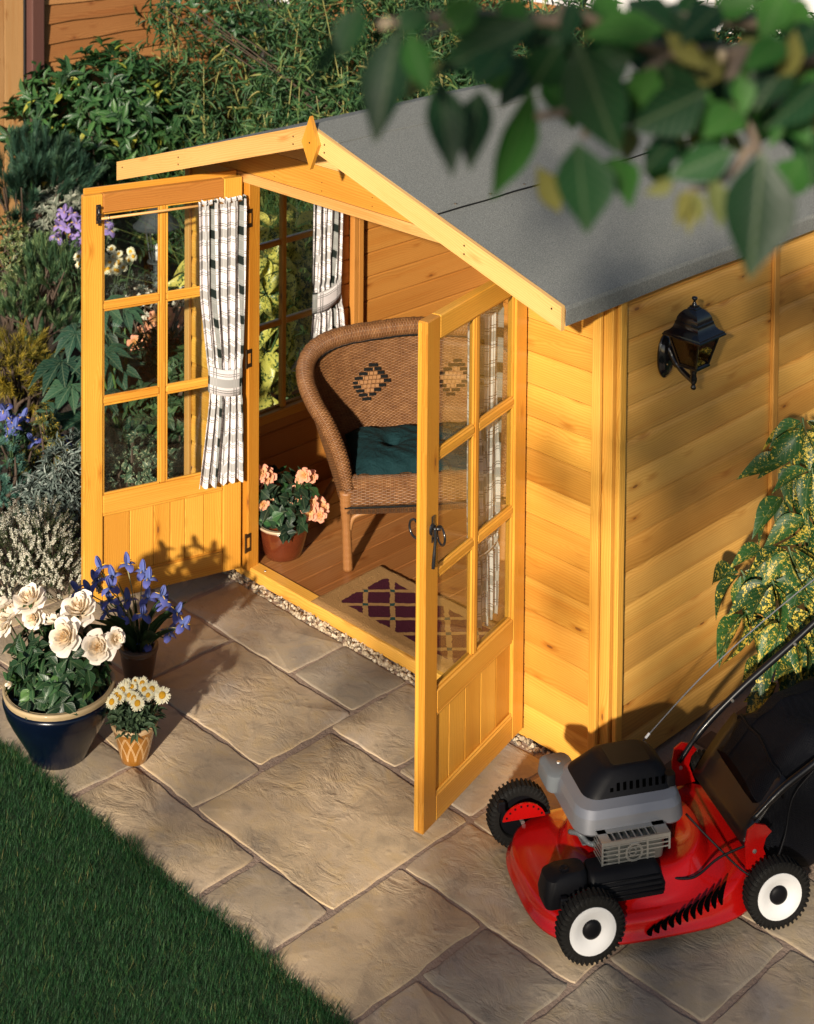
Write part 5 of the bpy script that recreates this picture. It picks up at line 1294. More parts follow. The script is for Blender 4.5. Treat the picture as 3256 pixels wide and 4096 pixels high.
# cables
b=ML(); b.tube(bezier([(.385,.19,.285),(.45,.12,.225),(.53,.04,.165),(.60,.03,.17),(.66,.055,.25),(.70,.078,.36),(.78,.083,.44)],8),.0038,7); b.done('control_cable',MBLK,mower,smooth=True)
b=ML(); b.tube(bezier([(.265,.095,.165),(.36,.075,.16),(.45,.085,.20),(.545,.075,.235)],8),.0038,7); b.done('control_cable',MBLK,mower,smooth=True)
ROPE=m_plain('starter_rope',(.14,.145,.16),.7,0,0,.6,900,.5)
b=ML(); b.tube(bezier([(.315,.41,.385),(.60,.47,.575),(1.0,.52,.80),(1.3,.50,.97)],8),.0022,7); b.done('starter_rope',ROPE,mower,smooth=True)
b=ML(); b.tube([(.34,.415,.402),(.356,.42,.413)],.0042,8); b.done('rope_ferrule',WHT,mower)
# rear flap and grass bag
b=ML(); P=np.zeros((8,10,3))
for i in range(8):
    for j in range(10):
        t=i/7; s=.105+.385*j/9; P[i,j]=(.545+.15*t,s,.205+.19*t+.012*math.sin(PI*t))
b.grid(P); fl_=b.done('rear_flap',m_plain('flap_black',(.008,.007,.007),.35,0,.2),mower,smooth=True); md=fl_.modifiers.new('s','SOLIDIFY'); md.thickness=.004
def m_mesh():
    t=NT('bag_fabric'); tc=t.n('TexCoord').outputs['UV']; sx=t.n('SeparateXYZ',{0:tc})
    wv=t.math('MULTIPLY',t.math('ABSOLUTE',t.math('SINE',t.math('MULTIPLY',sx.outputs[0],700.0))),t.math('ABSOLUTE',t.math('SINE',t.math('MULTIPLY',sx.outputs[1],700.0))))
    c=t.mix(wv,(.001,.001,.002,1),(.007,.008,.012,1)); return t.surf(t.pbr(c,.5,t.bump(wv,.5,.002),Specular_IOR_Level=.1))
b=ML(); secs=[(.61,.13,.46,.06,.33),(.69,.12,.47,.05,.42),(.80,.115,.475,.045,.49),(.95,.115,.475,.05,.52),(1.10,.12,.47,.06,.50),(1.20,.14,.45,.09,.43)]
n_=40; P=np.zeros((len(secs)*4-3,n_,3)); U=np.zeros((len(secs)*4-3,n_,2))
A=np.array(secs); xs=np.linspace(0,len(secs)-1,len(secs)*4-3)
for i,x in enumerate(xs):
    l,s0,s1,z0,z1=[np.interp(x,range(len(secs)),A[:,q]) for q in range(5)]
    for j in range(n_):
        a=2*PI*j/n_; c,s=math.cos(a),math.sin(a); e=.5
        ss=(s0+s1)/2+(s1-s0)/2*np.sign(c)*abs(c)**e; zz=(z0+z1)/2+(z1-z0)/2*np.sign(s)*abs(s)**e
        wr=.008*math.sin(ss*37+l*15)*math.sin(zz*29+l*31)+.005*math.sin(zz*60+ss*22)
        P[i,j]=(l+wr*.6,ss+wr*(1 if abs(c)>.5 else .3),zz+wr); U[i,j]=(l if abs(c)>.3 else ss,zz+ss)
b.grid(P.transpose(1,0,2),U.transpose(1,0,2),closed_u=True)
b.add(P[0],[list(range(n_))]); b.add(P[-1],[list(range(n_))])
bag=b.done('grass_bag',m_mesh(),mower,smooth=True,fix=True)
b=ML(); k=[0,4,8]; b.tube([P[4][j] for j in range(2,19)],.006,6); b.tube([P[4+8][j]+np.array([0,0,.003]) for j in range(2,19)],.006,6); b.done('bag_seam',MBLK,bag,smooth=True)
b=ML()
PS=np.zeros((len(xs),2,3))
for i in range(len(xs)):
    for q,j in enumerate((7,9)): PS[i,q]=P[i,j]+np.array([0,0,.004])
b.grid(PS); b.done('bag_strap',m_mesh(),bag,smooth=True)

# ------------------------------------------------------------------ fences and what lies beyond
FENCE=m_wood('fence_board',(.42,.21,.075),(.33,.145,.045),(.20,.08,.022),.7,.5,.0,ring=.8,bump=.6)
FENCE2=m_wood('fence_plank',(.46,.27,.12),(.38,.20,.075),(.25,.11,.035),.7,.4,.0,ring=.9,bump=.6)
POSTM=m_wood('fence_post_wood',(.12,.05,.04),(.09,.035,.028),(.05,.02,.016),.7,.2,.0,bump=.6)
def fence_lap(label,o,dirv,L,h,mat,z0=.04,n=14,group=None):
    """overlapping horizontal boards between two posts"""
    t=thing('lap_fence',o,label,'fence',group); d=np.append(nrm(dirv),0); nn=np.array([d[1],-d[0],0])
    fr_=MB()
    for s in (0.0,L-.035): 
        a=d*s; fr_.add(np.array([a+nn*-.03,a+d*.035+nn*-.03,a+d*.035+nn*-.012,a+nn*-.012,a+nn*-.03+[0,0,h],a+d*.035+nn*-.03+[0,0,h],a+d*.035+nn*-.012+[0,0,h],a+nn*-.012+[0,0,h]]),[[[0,1,2,3],[7,6,5,4],[0,4,5,1],[1,5,6,2],[2,6,7,3],[3,7,4,0]]],[(z,x) for z in (0,h) for x in (0,.03,.05,.08)])
    fr_.build('frame',mat,t,fix=True)
    ph=h/n
    for i in range(n):
        b=MB(); m_=9; P=np.zeros((m_,4,3)); U=np.zeros((m_,4,2)); uo=random.random()*30
        for k in range(m_):
            s=L*k/(m_-1); wv=.006*math.sin(s*5+i*2.1)+.004*math.sin(s*13+i)
            for j,(q,zz) in enumerate([(.0,ph*1.18),(.004,ph*1.18),(.024,wv),(.016,wv)]):
                P[k,j]=d*s+nn*q+np.array([0,0,z0+i*ph+zz]); U[k,j]=(s+uo,zz+uo)
        b.grid(P,U); b.build('lap_board',mat,t)
    return t
def post(o,h,label,mat=POSTM,w_=.09):
    b=MB(); b.box(-w_/2,w_/2,-w_/2,w_/2,-.05,h,'z',.006); p=b.build('fence_post',mat,None,loc=o); tag(p,label,'fence post','fence posts')
    return p
FX0,FY0=-4.0,4.02
# left boundary: vertical planks, then a lapped panel, then the far corner
vp=thing('plank_fence',(FX0,-1.2,0),'pale vertical plank fence with strong grain behind the pines','fence')
yy=0.0
while yy<2.80:
    b=MB(); b.box(-.01,.012,yy+.001,yy+.147,.0,1.92,'z',.002); b.build('fence_plank',FENCE2,vp); yy+=.149
post((FX0+.01,1.72,0),1.95,'dark red brown fence post between the plank fence and the lapped panel',w_=.10)
fence_lap('orange brown lapped fence panel behind the evergreen shrub',(FX0,1.79,0),(0,1),1.80,1.86,FENCE)
post((FX0,3.66,0),1.95,'dark red brown fence post at the far end of the left lapped panel',w_=.10)
fence_lap('orange lapped fence panel half hidden behind the bamboo, left of the ridge',(FX0+.06,FY0,0),(1,0),1.83,1.80,FENCE)
fence_lap('orange lapped fence panel seen between blurred leaves, behind the roof ridge',(FX0+1.95,FY0,0),(1,0),1.83,1.80,FENCE)
fence_lap('orange lapped fence panel before the white wall, at the back of the shed',(FX0+3.84,FY0,0),(1,0),1.83,1.80,FENCE)
fence_lap('orange lapped fence panel behind the white flowering shrub',(FX0+5.73,FY0,0),(1,0),1.83,1.80,FENCE)
for x,lb_ in ((1.915,'dark brown rear fence post standing in the bamboo'),(3.805,'dark brown rear fence post behind the roof ridge'),(5.695,'dark brown rear fence post before the white wall'),(7.6,'dark brown rear fence post at the end of the fence')): post((FX0+x,FY0-.01,0),1.85,lb_)
wb=MB(); wb.box(0,14,0,.3,0,2.2,'x',.01); wl=wb.build('white_wall',m_plain('white_render',(.62,.60,.60),.9,0,0,.15,4),None,loc=(-12,10,0)); tag(wl,'plain white rendered wall beyond the rear fence','wall')

# ------------------------------------------------------------------ shrubs and border plants
def ppm(base): return FX/K/float((np.asarray(base)-CAM)@cf)
LAUR=m_leaf('laurel_leaf',[(0,(.012,.045,.018)),(.45,(.024,.085,.026)),(.85,(.05,.135,.036)),(.97,(.08,.17,.04)),(1,(.30,.30,.04))],.34,.2,.35,spec=.35)
BAML=m_leaf('bamboo_leaf',[(0,(.015,.042,.018)),(.5,(.030,.078,.030)),(.85,(.065,.12,.04)),(1,(.22,.19,.06))],.45,.35,.15,gain=1.55)
CANE=m_plain('bamboo_cane',(.26,.25,.08),.45,0,0,.4,12); TWIG=m_plain('twig_bark',(.07,.045,.03),.85,0,0,.6,40,.5)
SENL=m_leaf('grey_leaf',[(0,(.07,.085,.07)),(.6,(.14,.155,.125)),(1,(.33,.33,.27))],.7,.1,.4,edge=(.40,.40,.33))
SILV=m_leaf('silver_leaf',[(0,(.06,.085,.08)),(.6,(.13,.165,.155)),(1,(.33,.36,.34))],.55,.1,.2)
GOLDE=m_leaf('gold_margined_leaf',[(0,(.05,.06,.015)),(1,(.10,.11,.03))],.45,.2,.2,edge=(.46,.30,.04))
WHITEE=m_leaf('white_margined_leaf',[(0,(.02,.05,.03)),(1,(.05,.10,.06))],.4,.15,.2,edge=(.42,.43,.26))
PINEN=m_leaf('pine_needle',[(0,(.012,.032,.024)),(.6,(.025,.060,.040)),(1,(.055,.10,.055))],.5,.2,0,gain=1.7)
MUGON=m_leaf('mugo_needle',[(0,(.014,.036,.022)),(.5,(.045,.085,.040)),(1,(.17,.21,.09))],.5,.25,0,gain=2.0)
GOLDC=m_leaf('golden_thread',[(0,(.05,.055,.01)),(.5,(.22,.17,.02)),(1,(.45,.30,.03))],.6,.2,0)
JUNI=m_leaf('juniper_needle',[(0,(.02,.06,.05)),(.6,(.05,.12,.10)),(1,(.12,.20,.15))],.6,.2,0,gain=1.5)
HEATL=m_leaf('heath_leaf',[(0,(.015,.03,.012)),(1,(.06,.09,.03))],.7,.15,0); HEATF=m_leaf('heath_flower',[(0,(.66,.58,.52)),(1,(.86,.82,.75))],.7,.3,0)
FATL=m_leaf('fatsia_leaf',[(0,(.010,.036,.024)),(.6,(.020,.065,.042)),(1,(.045,.11,.06))],.45,.12,.3,gain=.85)
IVYL=m_leaf('ivy_leaf',[(0,(.010,.03,.014)),(.6,(.022,.06,.026)),(1,(.06,.12,.04))],.4,.15,.35)
BROOM=m_leaf('broom_strand',[(0,(.03,.07,.02)),(.6,(.07,.13,.03)),(1,(.20,.22,.06))],.6,.2,0)
AUCU=None
def shell_pts(n,c,rx,ry,rz,inner=.45,low=-.9,flat=None):
    v=unit(rng.normal(size=(n*2,3))); v=v[v[:,2]>low][:n]; r=rng.uniform(inner,1.0,len(v))**.6
    lump=1+.16*np.sin(v[:,0]*5.1+c[0]*7)*np.sin(v[:,2]*4.3+c[1]*5)+.10*np.sin(v[:,1]*9+v[:,2]*7)
    p=v*r[:,None]*lump[:,None]*np.array([rx,ry,rz]); return p,v
def stems_to(mb,tips,n=14,r0=.010,r1=.003,base=(0,0,0)):
    idx=rng.choice(len(tips),min(n,len(tips)),replace=False)
    for i in idx:
        p=tips[i]; b0=np.array(base,float)+np.append(rng.normal(0,.03,2),0); m=b0*.5+p*.5+np.append(rng.normal(0,.04,2),.06)
        mb.tube(bezier([b0,m,p],4),np.linspace(r0,r1,9),5)
def shrub(name,label,cat,bpx,blobs,T,mat,nclus,k,L,wr,tilt=(.6,1.3),rnd=(.5,.22),upbias=.35,group=None,pull=0.0,inner=.5,droop=0.0,low=-.8,base=None,clus_rnd=.15):
    """bpx: pixel of the foot; blobs: list of (px,py,rx,ry[,toward camera m]) in pixels of the 1714 view"""
    B=G(*bpx) if base is None else np.array(base,float); B[2]=0.0
    t=thing(name,tuple(B),label,cat,group); s=ppm(B); fol=MB(); tips=[]
    tot=sum(b[2]*b[3] for b in blobs)
    for bl in blobs:
        c=px_at(B,bl[0],bl[1],bl[4] if len(bl)>4 else 0.0)-B; rx,rz=bl[2]/s,bl[3]/s
        n=max(3,int(nclus*bl[2]*bl[3]/tot)); p,v=shell_pts(n,c,rx,rx*.9,rz,inner,low)
        ax=v+np.array([0,0,upbias])
        rosettes(fol,T,p+c,ax,k,L,wr,tilt,rnd,L*.12,droop,clus_rnd); tips.append(p+c)
    tips=np.vstack(tips); st=MB(); stems_to(st,tips,18); st.build('stems',TWIG,t,smooth=True)
    fol.build('foliage',mat,t,smooth=True)
    t['_b']=0; del t['_b']
    return t,B
shrub('evergreen_shrub','large dark glossy evergreen shrub growing in front of the fence panel','shrub',(230,560),[(120,200,75,70),(60,270,60,60),(235,220,120,110),(215,360,150,110),(330,300,70,90),(300,470,110,70),(100,330,90,80),(330,460,70,70,.1)],T_LAN,LAUR,620,7,.115,.34,(.7,1.35),(.42,.24),.5)
# yellowing spray among the evergreen and the bamboo
shrub('yellow_leaved_shrub','spray of yellow green leaves between the evergreen and the bamboo','shrub',(310,560),[(285,180,40,22),(300,215,32,32),(285,245,20,28)],T_LAN,m_leaf('yellowing_leaf',[(0,(.10,.15,.03)),(1,(.36,.34,.05))],.4,.3,.2),34,4,.11,.28,(.6,1.2),(.5,.3),.2)
# bamboo clump
BBm=np.array([-1.0,3.05,0.]); bam=thing('bamboo_clump',tuple(BBm),'tall dense bamboo clump with thin yellow canes behind the summerhouse','bamboo')
cn=MB(); lf=MB(); N=105; pos=[];axs=[]
for i in range(N):
    b0=np.array([rng.uniform(-3.0,1.9),rng.uniform(-.75,.8),0]); b0=b0-np.array([0,0,0]); H=rng.uniform(1.25,2.45)*(1.0 if b0[1]>-.4 else .8); ln=rng.normal(0,.16,2)
    pts=bezier([b0,b0+np.array([ln[0]*.4,ln[1]*.4,H*.5]),b0+np.array([ln[0]*1.4,ln[1]*1.4-.05,H])],6); cn.tube(pts,np.linspace(.0075,.002,len(pts)),5)
    for q in range(int(40*H)):
        t_=rng.uniform(.16,1.0); p=pts[min(int(t_*(len(pts)-1)),len(pts)-1)]; az=rng.uniform(0,6.28); rr=rng.uniform(.03,.20)
        d_=np.array([math.cos(az),math.sin(az),rng.uniform(.0,.7)]); e=p+d_*rr; pos.append(e); axs.append(d_)
        if q%4==0: cn.tube([p,e],[.0015,.0009],4)
rosettes(lf,T_BAM,np.array(pos),np.array(axs),5,.105,.155,(.35,1.25),(.5,.22),.02,.25)
cn.build('canes',CANE,bam,smooth=True)['kind']='stuff'; lf.build('foliage',BAML,bam,smooth=True)
# second, lower bamboo and broom beside the window
B2=np.array([-1.75,2.0,0.]); br_=thing('broom_shrub',tuple(B2),'fine stemmed green broom shrub around the path lantern','shrub')
st=MB()
for i in range(900):
    a=rng.uniform(0,6.28); r_=rng.uniform(0,.55); b0=np.array([r_*math.cos(a)*1.4,r_*math.sin(a)*.8,0]); H=rng.uniform(.5,1.25); d_=np.array([rng.normal(0,.28),rng.normal(0,.28),0])
    st.tube(bezier([b0,b0+d_*.4+np.array([0,0,H*.6]),b0+d_*1.3+np.array([0,0,H])],3),[.0018,.0016,.0014,.0012,.001,.0008,.0006],3)
st.build('strands',BROOM,br_)['kind']='stuff'
shrub('leafy_bamboo','low leafy bamboo growing outside the left window of the summerhouse','bamboo',(560,520),[(470,380,90,60),(560,420,70,60),(640,440,60,60),(420,430,50,60),(760,330,90,60)],T_BAM,BAML,420,5,.085,.18,(.4,1.3),(.4,.25),.3,base=(-1.5,2.55,0))
# conifers: tufts of needles
def pine(name,label,bpx,blobs,mat,nt,per,L,base=None,wd=.0028,upb=.7,spread=(.15,.75)):
    B=G(*bpx) if base is None else np.array(base,float); B[2]=0; t=thing(name,tuple(B),label,'conifer'); s=ppm(B); fol=MB(); tips=[]; tot=sum(b[2]*b[3] for b in blobs)
    for bl in blobs:
        c=px_at(B,bl[0],bl[1],bl[4] if len(bl)>4 else 0)-B; rx,rz=bl[2]/s,bl[3]/s; n=int(nt*bl[2]*bl[3]/tot); p,v=shell_pts(n,c,rx,rx*.9,rz,.8,-.5)
        ax=unit(v*.8+np.array([0,0,upb])); 
        # each tuft: needles along a short shoot
        N=len(p)*per; A=np.repeat(ax,per,0); sh=np.repeat(rng.uniform(.7,1.3,len(p))*L*1.5,per); u_=rng.random(N)
        ref=np.where(np.abs(A[:,2:3])<.9,np.array([[0,0,1.]]),np.array([[1.,0,0]])); x=unit(np.cross(A,ref)); y=np.cross(A,x); az=rng.uniform(0,6.28,N); rad=np.cos(az)[:,None]*x+np.sin(az)[:,None]*y
        ti=rng.uniform(*spread,N); Yd=unit(np.cos(ti)[:,None]*A+np.sin(ti)[:,None]*rad); Xd=unit(np.cross(Yd,A)+1e-6); Zd=np.cross(Xd,Yd); Ls=L*rng.uniform(.7,1.15,N)
        fol.many(T_NEE,np.repeat(p+c,per,0)+A*(u_*sh)[:,None],Xd,Yd,Zd,np.stack([np.full(N,wd),Ls,Ls],1),np.clip(rng.normal(.45,.2,N)+np.repeat(rng.normal(0,.12,len(p)),per)+.25*(u_-.5),0,1)); tips.append(p+c)
    st=MB(); stems_to(st,np.vstack(tips),22,.014,.004); st.build('branches',TWIG,t,smooth=True); fol.build('needles',mat,t); return t
pine('blue_pine','dark blue green pine standing against the plank fence',(60,640),[(55,380,75,60),(25,430,60,70),(110,410,50,60),(95,345,40,40),(150,390,40,50)],PINEN,110,170,.085,wd=.0040,upb=1.0,spread=(.15,.65))
pine('mugo_pine','mugo pine with pale yellow green upright shoots in the border',(80,790),[(90,600,50,60),(130,590,45,50),(60,660,55,60),(120,670,50,50),(30,690,50,60),(90,730,60,50),(150,700,40,40)],MUGON,95,170,.062,wd=.0040,upb=1.0,spread=(.15,.6))
pine('golden_conifer','golden thread leaved conifer beside the fatsia',(40,900),[(40,765,60,50),(20,800,50,45),(70,815,45,40)],GOLDC,150,44,.05,wd=.0034,upb=.2,spread=(.2,1.0))
pine('juniper','blue green juniper with feathery sprays beside the heather',(-15,1120),[(5,960,35,45),(0,1020,55,45),(35,1050,40,28),(-20,1060,50,50)],JUNI,150,60,.022,wd=.0028,upb=.3,spread=(.4,1.2))
# grey and variegated shrubs
shrub('grey_shrub','grey woolly leaved shrub with whitish shoots under the blue pine','shrub',(130,650),[(95,470,36,62),(140,440,45,42),(165,425,30,30),(80,530,40,45),(200,480,35,40)],T_OV,SENL,150,8,.075,.42,(.5,1.25),(.45,.25),.7)
shrub('cream_shrub','cream margined small leaved shrub at the edge of the border','shrub',(15,690),[(20,520,36,62),(10,580,42,45),(40,495,20,35)],T_OV,m_leaf('cream_margined_leaf',[(0,(.03,.06,.02)),(1,(.10,.13,.04))],.4,.15,.2,edge=(.40,.38,.18)),130,7,.040,.45,(.6,1.4),(.5,.25),.4)
shrub('gold_shrub','gold margined low shrub between purple flowers and silver foliage','shrub',(95,1070),[(95,910,26,50),(115,960,30,45),(70,985,45,45),(55,1030,40,40)],T_OV,GOLDE,160,7,.034,.52,(.6,1.4),(.5,.25),.4)
shrub('silver_shrub','silver grey narrow leaved plant beside the left hand door','shrub',(115,1150),[(125,990,40,50),(95,1040,55,45),(140,1050,45,50),(110,1085,65,35),(160,960,16,45)],T_LAN,SILV,260,9,.048,.20,(.4,1.2),(.5,.25),.8)
shrub('santolina','soft grey mound of feathery foliage under the white daisies','shrub',(260,700),[(255,615,65,28),(320,600,40,22)],T_SM,SILV,160,9,.030,.16,(.4,1.3),(.35,.2),.6)
shrub('variegated_groundcover','white edged small leaved groundcover behind the left hand door','shrub',(260,1060),[(240,985,70,50),(330,985,70,48),(400,975,40,50),(290,935,20,28),(190,950,30,40)],T_OV,WHITEE,260,7,.036,.60,(.6,1.4),(.5,.25),.5)
shrub('ivy_mound','dark ivy with pointed leaves growing behind the left hand door','ivy',(360,960),[(370,870,65,50),(390,800,50,60),(330,900,60,40),(310,850,40,40)],T_OV,IVYL,200,5,.062,.72,(.8,1.5),(.5,.25),.4)
# heather
def heather():
    B=G(75,1262); B[2]=0; t=thing('heather',tuple(B),'white flowering heather bush beside the rose pot','heather'); s=ppm(B); lf=MB(); fl=MB(); st=MB()
    for (x,y,rx,ry) in ((40,1170,60,70),(100,1190,60,65),(20,1230,50,50),(140,1230,45,50),(90,1120,40,30)):
        c=px_at(B,x,y)-B; n=int(rx*ry/22); p,v=shell_pts(n,c,rx/s,rx/s*.9,ry/s,.45,-.6); p=p+c
        for q,vv in zip(p,v):
            d_=nrm(vv*.7+np.array([.12,-.1,.9])); L=rng.uniform(.05,.10); k=14; uu=np.linspace(0,1,k); cen=q+np.outer(uu*L,d_)
            rosettes(lf,T_SM,cen,np.tile(d_,(k,1)),4,.010,.22,(.5,1.2),(.5,.25),.001)
            wfl=rng.random()<.8
            if wfl: rosettes(fl,T_SM,cen[4:],np.tile(d_,(k-4,1)),4,.0075,.8,(.9,1.6),(.5,.3),.0015)
            st.tube([q-d_*.05,q+d_*L],[.0015,.0008],3)
    lf.build('foliage',HEATL,t); fl.build('flower_spikes',HEATF,t); st.build('stems',TWIG,t)
heather()
# fatsia: each palmate leaf a piece of its own
FB=G(270,930); FB[2]=0; fat=thing('fatsia',tuple(FB),'fatsia with large dark hand shaped leaves behind the left hand door','fatsia')
def palmate(R,lobes=8,rnd=.5):
    b=MB()
    for i in range(lobes):
        a=(i/(lobes-1)-.5)*4.3; L=R*(1.0-.30*abs(i/(lobes-1)-.5)*2); ws=[.10,.34,.62,.90,1.0,.72,.36,.03]
        T=leafT(ws,.18,.30,.02); X=np.array([[math.cos(a),-math.sin(a),0]]); Y=np.array([[math.sin(a),math.cos(a),0]]); Z=np.array([[0,0,1.]])
        b.many(T,np.array([[0,0,.0004*i]]),X,Y,Z,np.array([[L*.38,L,L]]),np.array([np.clip(rnd+random.uniform(-.1,.1),0,1)]))
    return b.mesh('leaf',FATL,True)
FM=[palmate(1.0,8,r_) for r_ in (.2,.45,.65,.85)]
FLV=[(215,690,85),(160,700,70),(215,740,90),(260,650,70),(130,760,95),(190,770,80),(245,770,80),(150,810,80),(215,830,75),(280,830,80),(180,880,75),(240,890,70),(300,890,70),(350,860,60),(120,870,60),(215,640,85)]
sb=MB()
def orient(o,p,y,z,s):
    y=nrm(y); x=nrm(np.cross(y,z)); z=np.cross(x,y); Mx=Matrix.Identity(4)
    for i in range(3): Mx[i][0],Mx[i][1],Mx[i][2],Mx[i][3]=x[i]*s,y[i]*s,z[i]*s,p[i]
    o.matrix_local=Mx
for i,(x,y,sz) in enumerate(FLV):
    p=px_at(FB,x,y,random.uniform(-.10,.16))-FB; R=sz/ppm(FB)*.92; o=link('leaf',FM[i%4],fat)
    a=random.uniform(0,6.28); tow=nrm(np.array([cr[0]*(x-240)/160,cr[1]*(x-240)/160,0])+np.array([-cf[0],-cf[1],0])*.8+np.array([0,0,-.15])); up=nrm(np.array([-cf[0]*.45,-cf[1]*.45,1.0])+rng.normal(0,.16,3))
    orient(o,p,tow-up*np.dot(tow,up),up,R); sb.tube(bezier([(p[0]*.15,p[1]*.15,0),(p[0]*.6,p[1]*.6,p[2]*.75),p],5),[.007]*6+[.005]*5,6)
sb.build('stalks',m_plain('fatsia_stalk',(.06,.12,.03),.5),fat,smooth=True)
# flowers of the border
VIOL=m_petal('violet_petal',(.26,.18,.50),(.42,.34,.60),.25)
def clump(name,label,cat,bpx,pts,kind,foli=True,R=.04,lmat=None):
    B=G(*bpx); B[2]=0; t=thing(name,tuple(B),label,cat); global iris,IRISP
    sb=MB()
    for (x,y) in pts:
        p=px_at(B,x,y,random.uniform(-.05,.1)+(-.22 if kind=='begonia' else 0))-B; ax=nrm(np.array([-cf[0]*.5,-cf[1]*.5,.8])+rng.normal(0,.25,3))
        if kind=='iris':
            keep=iris,IRISP; iris=t; IRISP=VIOL if 'violet' in label else IRISP; iris_flower(p,R,ax); iris,IRISP=keep
        elif kind=='daisy': daisy(t,p,R,nrm(ax+np.array([-cf[0],-cf[1],0])*.6),18)
        elif kind=='begonia':
            b=MB(); petal_cup(b,p,nrm(np.array([-cf[0],-cf[1],.5])),R,[(5,.08,1.55,1.25,.95,1.0),(5,.08,1.35,.8,.82,.85),(5,.06,1.05,.35,.66,.62),(4,.03,.7,.0,.52,.45),(3,.02,.3,-.1,.42,.32)],0.0,random.uniform(0,6)); b.build('begonia_flower',BEGP,t,smooth=True)
        stem(sb,(p[0]*.4,p[1]*.4,0),p-ax*.004,.003,.03)
    sb.build('stems',STEMM,t,smooth=True)
    if foli:
        lb=MB(); P=np.array([px_at(B,x,y,0)-B for x,y in pts]); k=60; ii=rng.integers(0,len(P),k); cen=P[ii]*np.array([1,1,.78])+rng.normal(0,.05,(k,3)); cen[:,2]=np.clip(cen[:,2]-.06,.03,None)
        rosettes(lb,T_LAN,cen,np.tile([0,0,1.],(k,1))+rng.normal(0,.4,(k,3)),5,.07,.3,(.5,1.4),(.4,.25),.02); lb.build('foliage',lmat or IVYL,t,smooth=True)
    return t
clump('violet_iris_clump','clump of violet irises against the grey woolly shrub','irises',(190,680),[(135,445),(150,450),(125,475),(140,480),(160,470),(155,490),(135,505),(120,500),(165,500),(150,515),(175,460),(180,490),(165,520),(222,470),(230,485),(215,490),(140,525),(128,460)],'iris',True,.060)
clump('blue_iris_clump','clump of blue irises at the edge of the border beside the juniper','irises',(40,1030),[(8,862),(15,880),(35,885),(48,880),(20,910),(72,930),(88,935),(135,932),(95,955),(105,985),(30,900)],'iris',True,.055)
wp=[(rng.normal(232,26),rng.normal(558,16)) for _ in range(34)]+[(165,540),(168,556),(275,530),(280,540),(265,545)]
clump('white_aster_clump','mass of small white asters behind the left hand door','asters',(235,700),wp,'daisy',True,.030)
clump('orange_begonia','apricot begonias flowering in the border behind the left hand door','begonias',(340,800),[(285,722),(298,706),(312,712),(330,712),(345,705),(318,676),(330,670),(348,680),(395,672),(390,660),(360,700),(352,668)],'begonia',True,.055,BEGL)
shrub('white_flowered_shrub','low shrub with tiny creamy white flower heads behind the left hand door','shrub',(340,770),[(300,625,40,18),(370,630,40,24),(310,660,30,16),(400,610,30,24)],T_SM,HEATF,120,6,.016,.8,(.8,1.5),(.4,.3),.6)

# path lantern
PL=G(330,690); PL[2]=0
pl=thing('path_lantern',tuple(PL),'small dark metal path lantern standing in the broom shrub','lantern')
LEAD=m_plain('weathered_lead',(.045,.055,.06),.55,.3,0,.4,20); s=ppm(PL); top=px_at(PL,330,432)-PL; hz=top[2]
b=MB(); b.tube([(0,0,0),(0,0,hz-.36)],.022,10); b.build('post',LEAD,pl,smooth=True)
b=MB(); b.lathe([(.05,hz-.36),(.06,hz-.355),(.06,hz-.345),(.03,hz-.34)],(0,0,0),12); b.build('tray',LEAD,pl)
for a in np.linspace(0,2*PI,5)[:-1]+.4:
    b=MB(); b.tube([(.045*math.cos(a),.045*math.sin(a),hz-.345),(.085*math.cos(a),.085*math.sin(a),hz-.12)],.006,6); b.build('cage_bar',LEAD,pl)
b=MB(); b.lathe([(.145,hz-.135),(.15,hz-.125),(.13,hz-.11),(.09,hz-.06),(.05,hz-.02),(.02,hz),(0,hz+.01)],(0,0,0),16); b.build('cap',LEAD,pl,smooth=False)
b=MB(); b.lathe([(.018,hz-.34),(.02,hz-.25),(.0,hz-.24)],(0,0,0),10); b.build('candle',WHT,pl,smooth=True)

# ------------------------------------------------------------------ spotted laurels: every leaf a piece of its own
AUCM=m_leaf('spotted_laurel_leaf',[(0,(.010,.040,.012)),(.6,(.016,.060,.018)),(1,(.030,.095,.022))],.45,.16,.2,spots=((.56,.42,.06),150.0,.588),spec=.3)
AUCY=m_leaf('spotted_laurel_leaf_pale',[(0,(.02,.06,.02)),(1,(.05,.11,.03))],.30,.3,.25,spots=((.66,.58,.13),110.0,.46),spec=.3)
def auc_mesh(rnd,droop,mat,fold=.18):
    ws=[.04,.42,.80,.98,1.0,.88,.62,.30,.02]; V,F,U=leafT(ws,fold,droop,.004)
    V=V.copy(); V[:,0]*=.42
    b=MB(); b.add(V,F,U,rnd); return b.mesh('leaf',mat,True)
def aucuba(name,label,base,leaves,mat,stemz=.2):
    t=thing(name,tuple(base),label,'spotted laurel'); ms=[auc_mesh(r_,d_,mat,f_) for r_,d_,f_ in ((.1,.35,.3),(.3,.6,.35),(.5,.25,.25),(.7,.8,.4),(.9,.5,.3))]
    sb=MB(); 
    for i,(p,y,z,s_) in enumerate(leaves):
        o=link('leaf',ms[i%5],t); orient(o,p,y,z,s_)
    return t
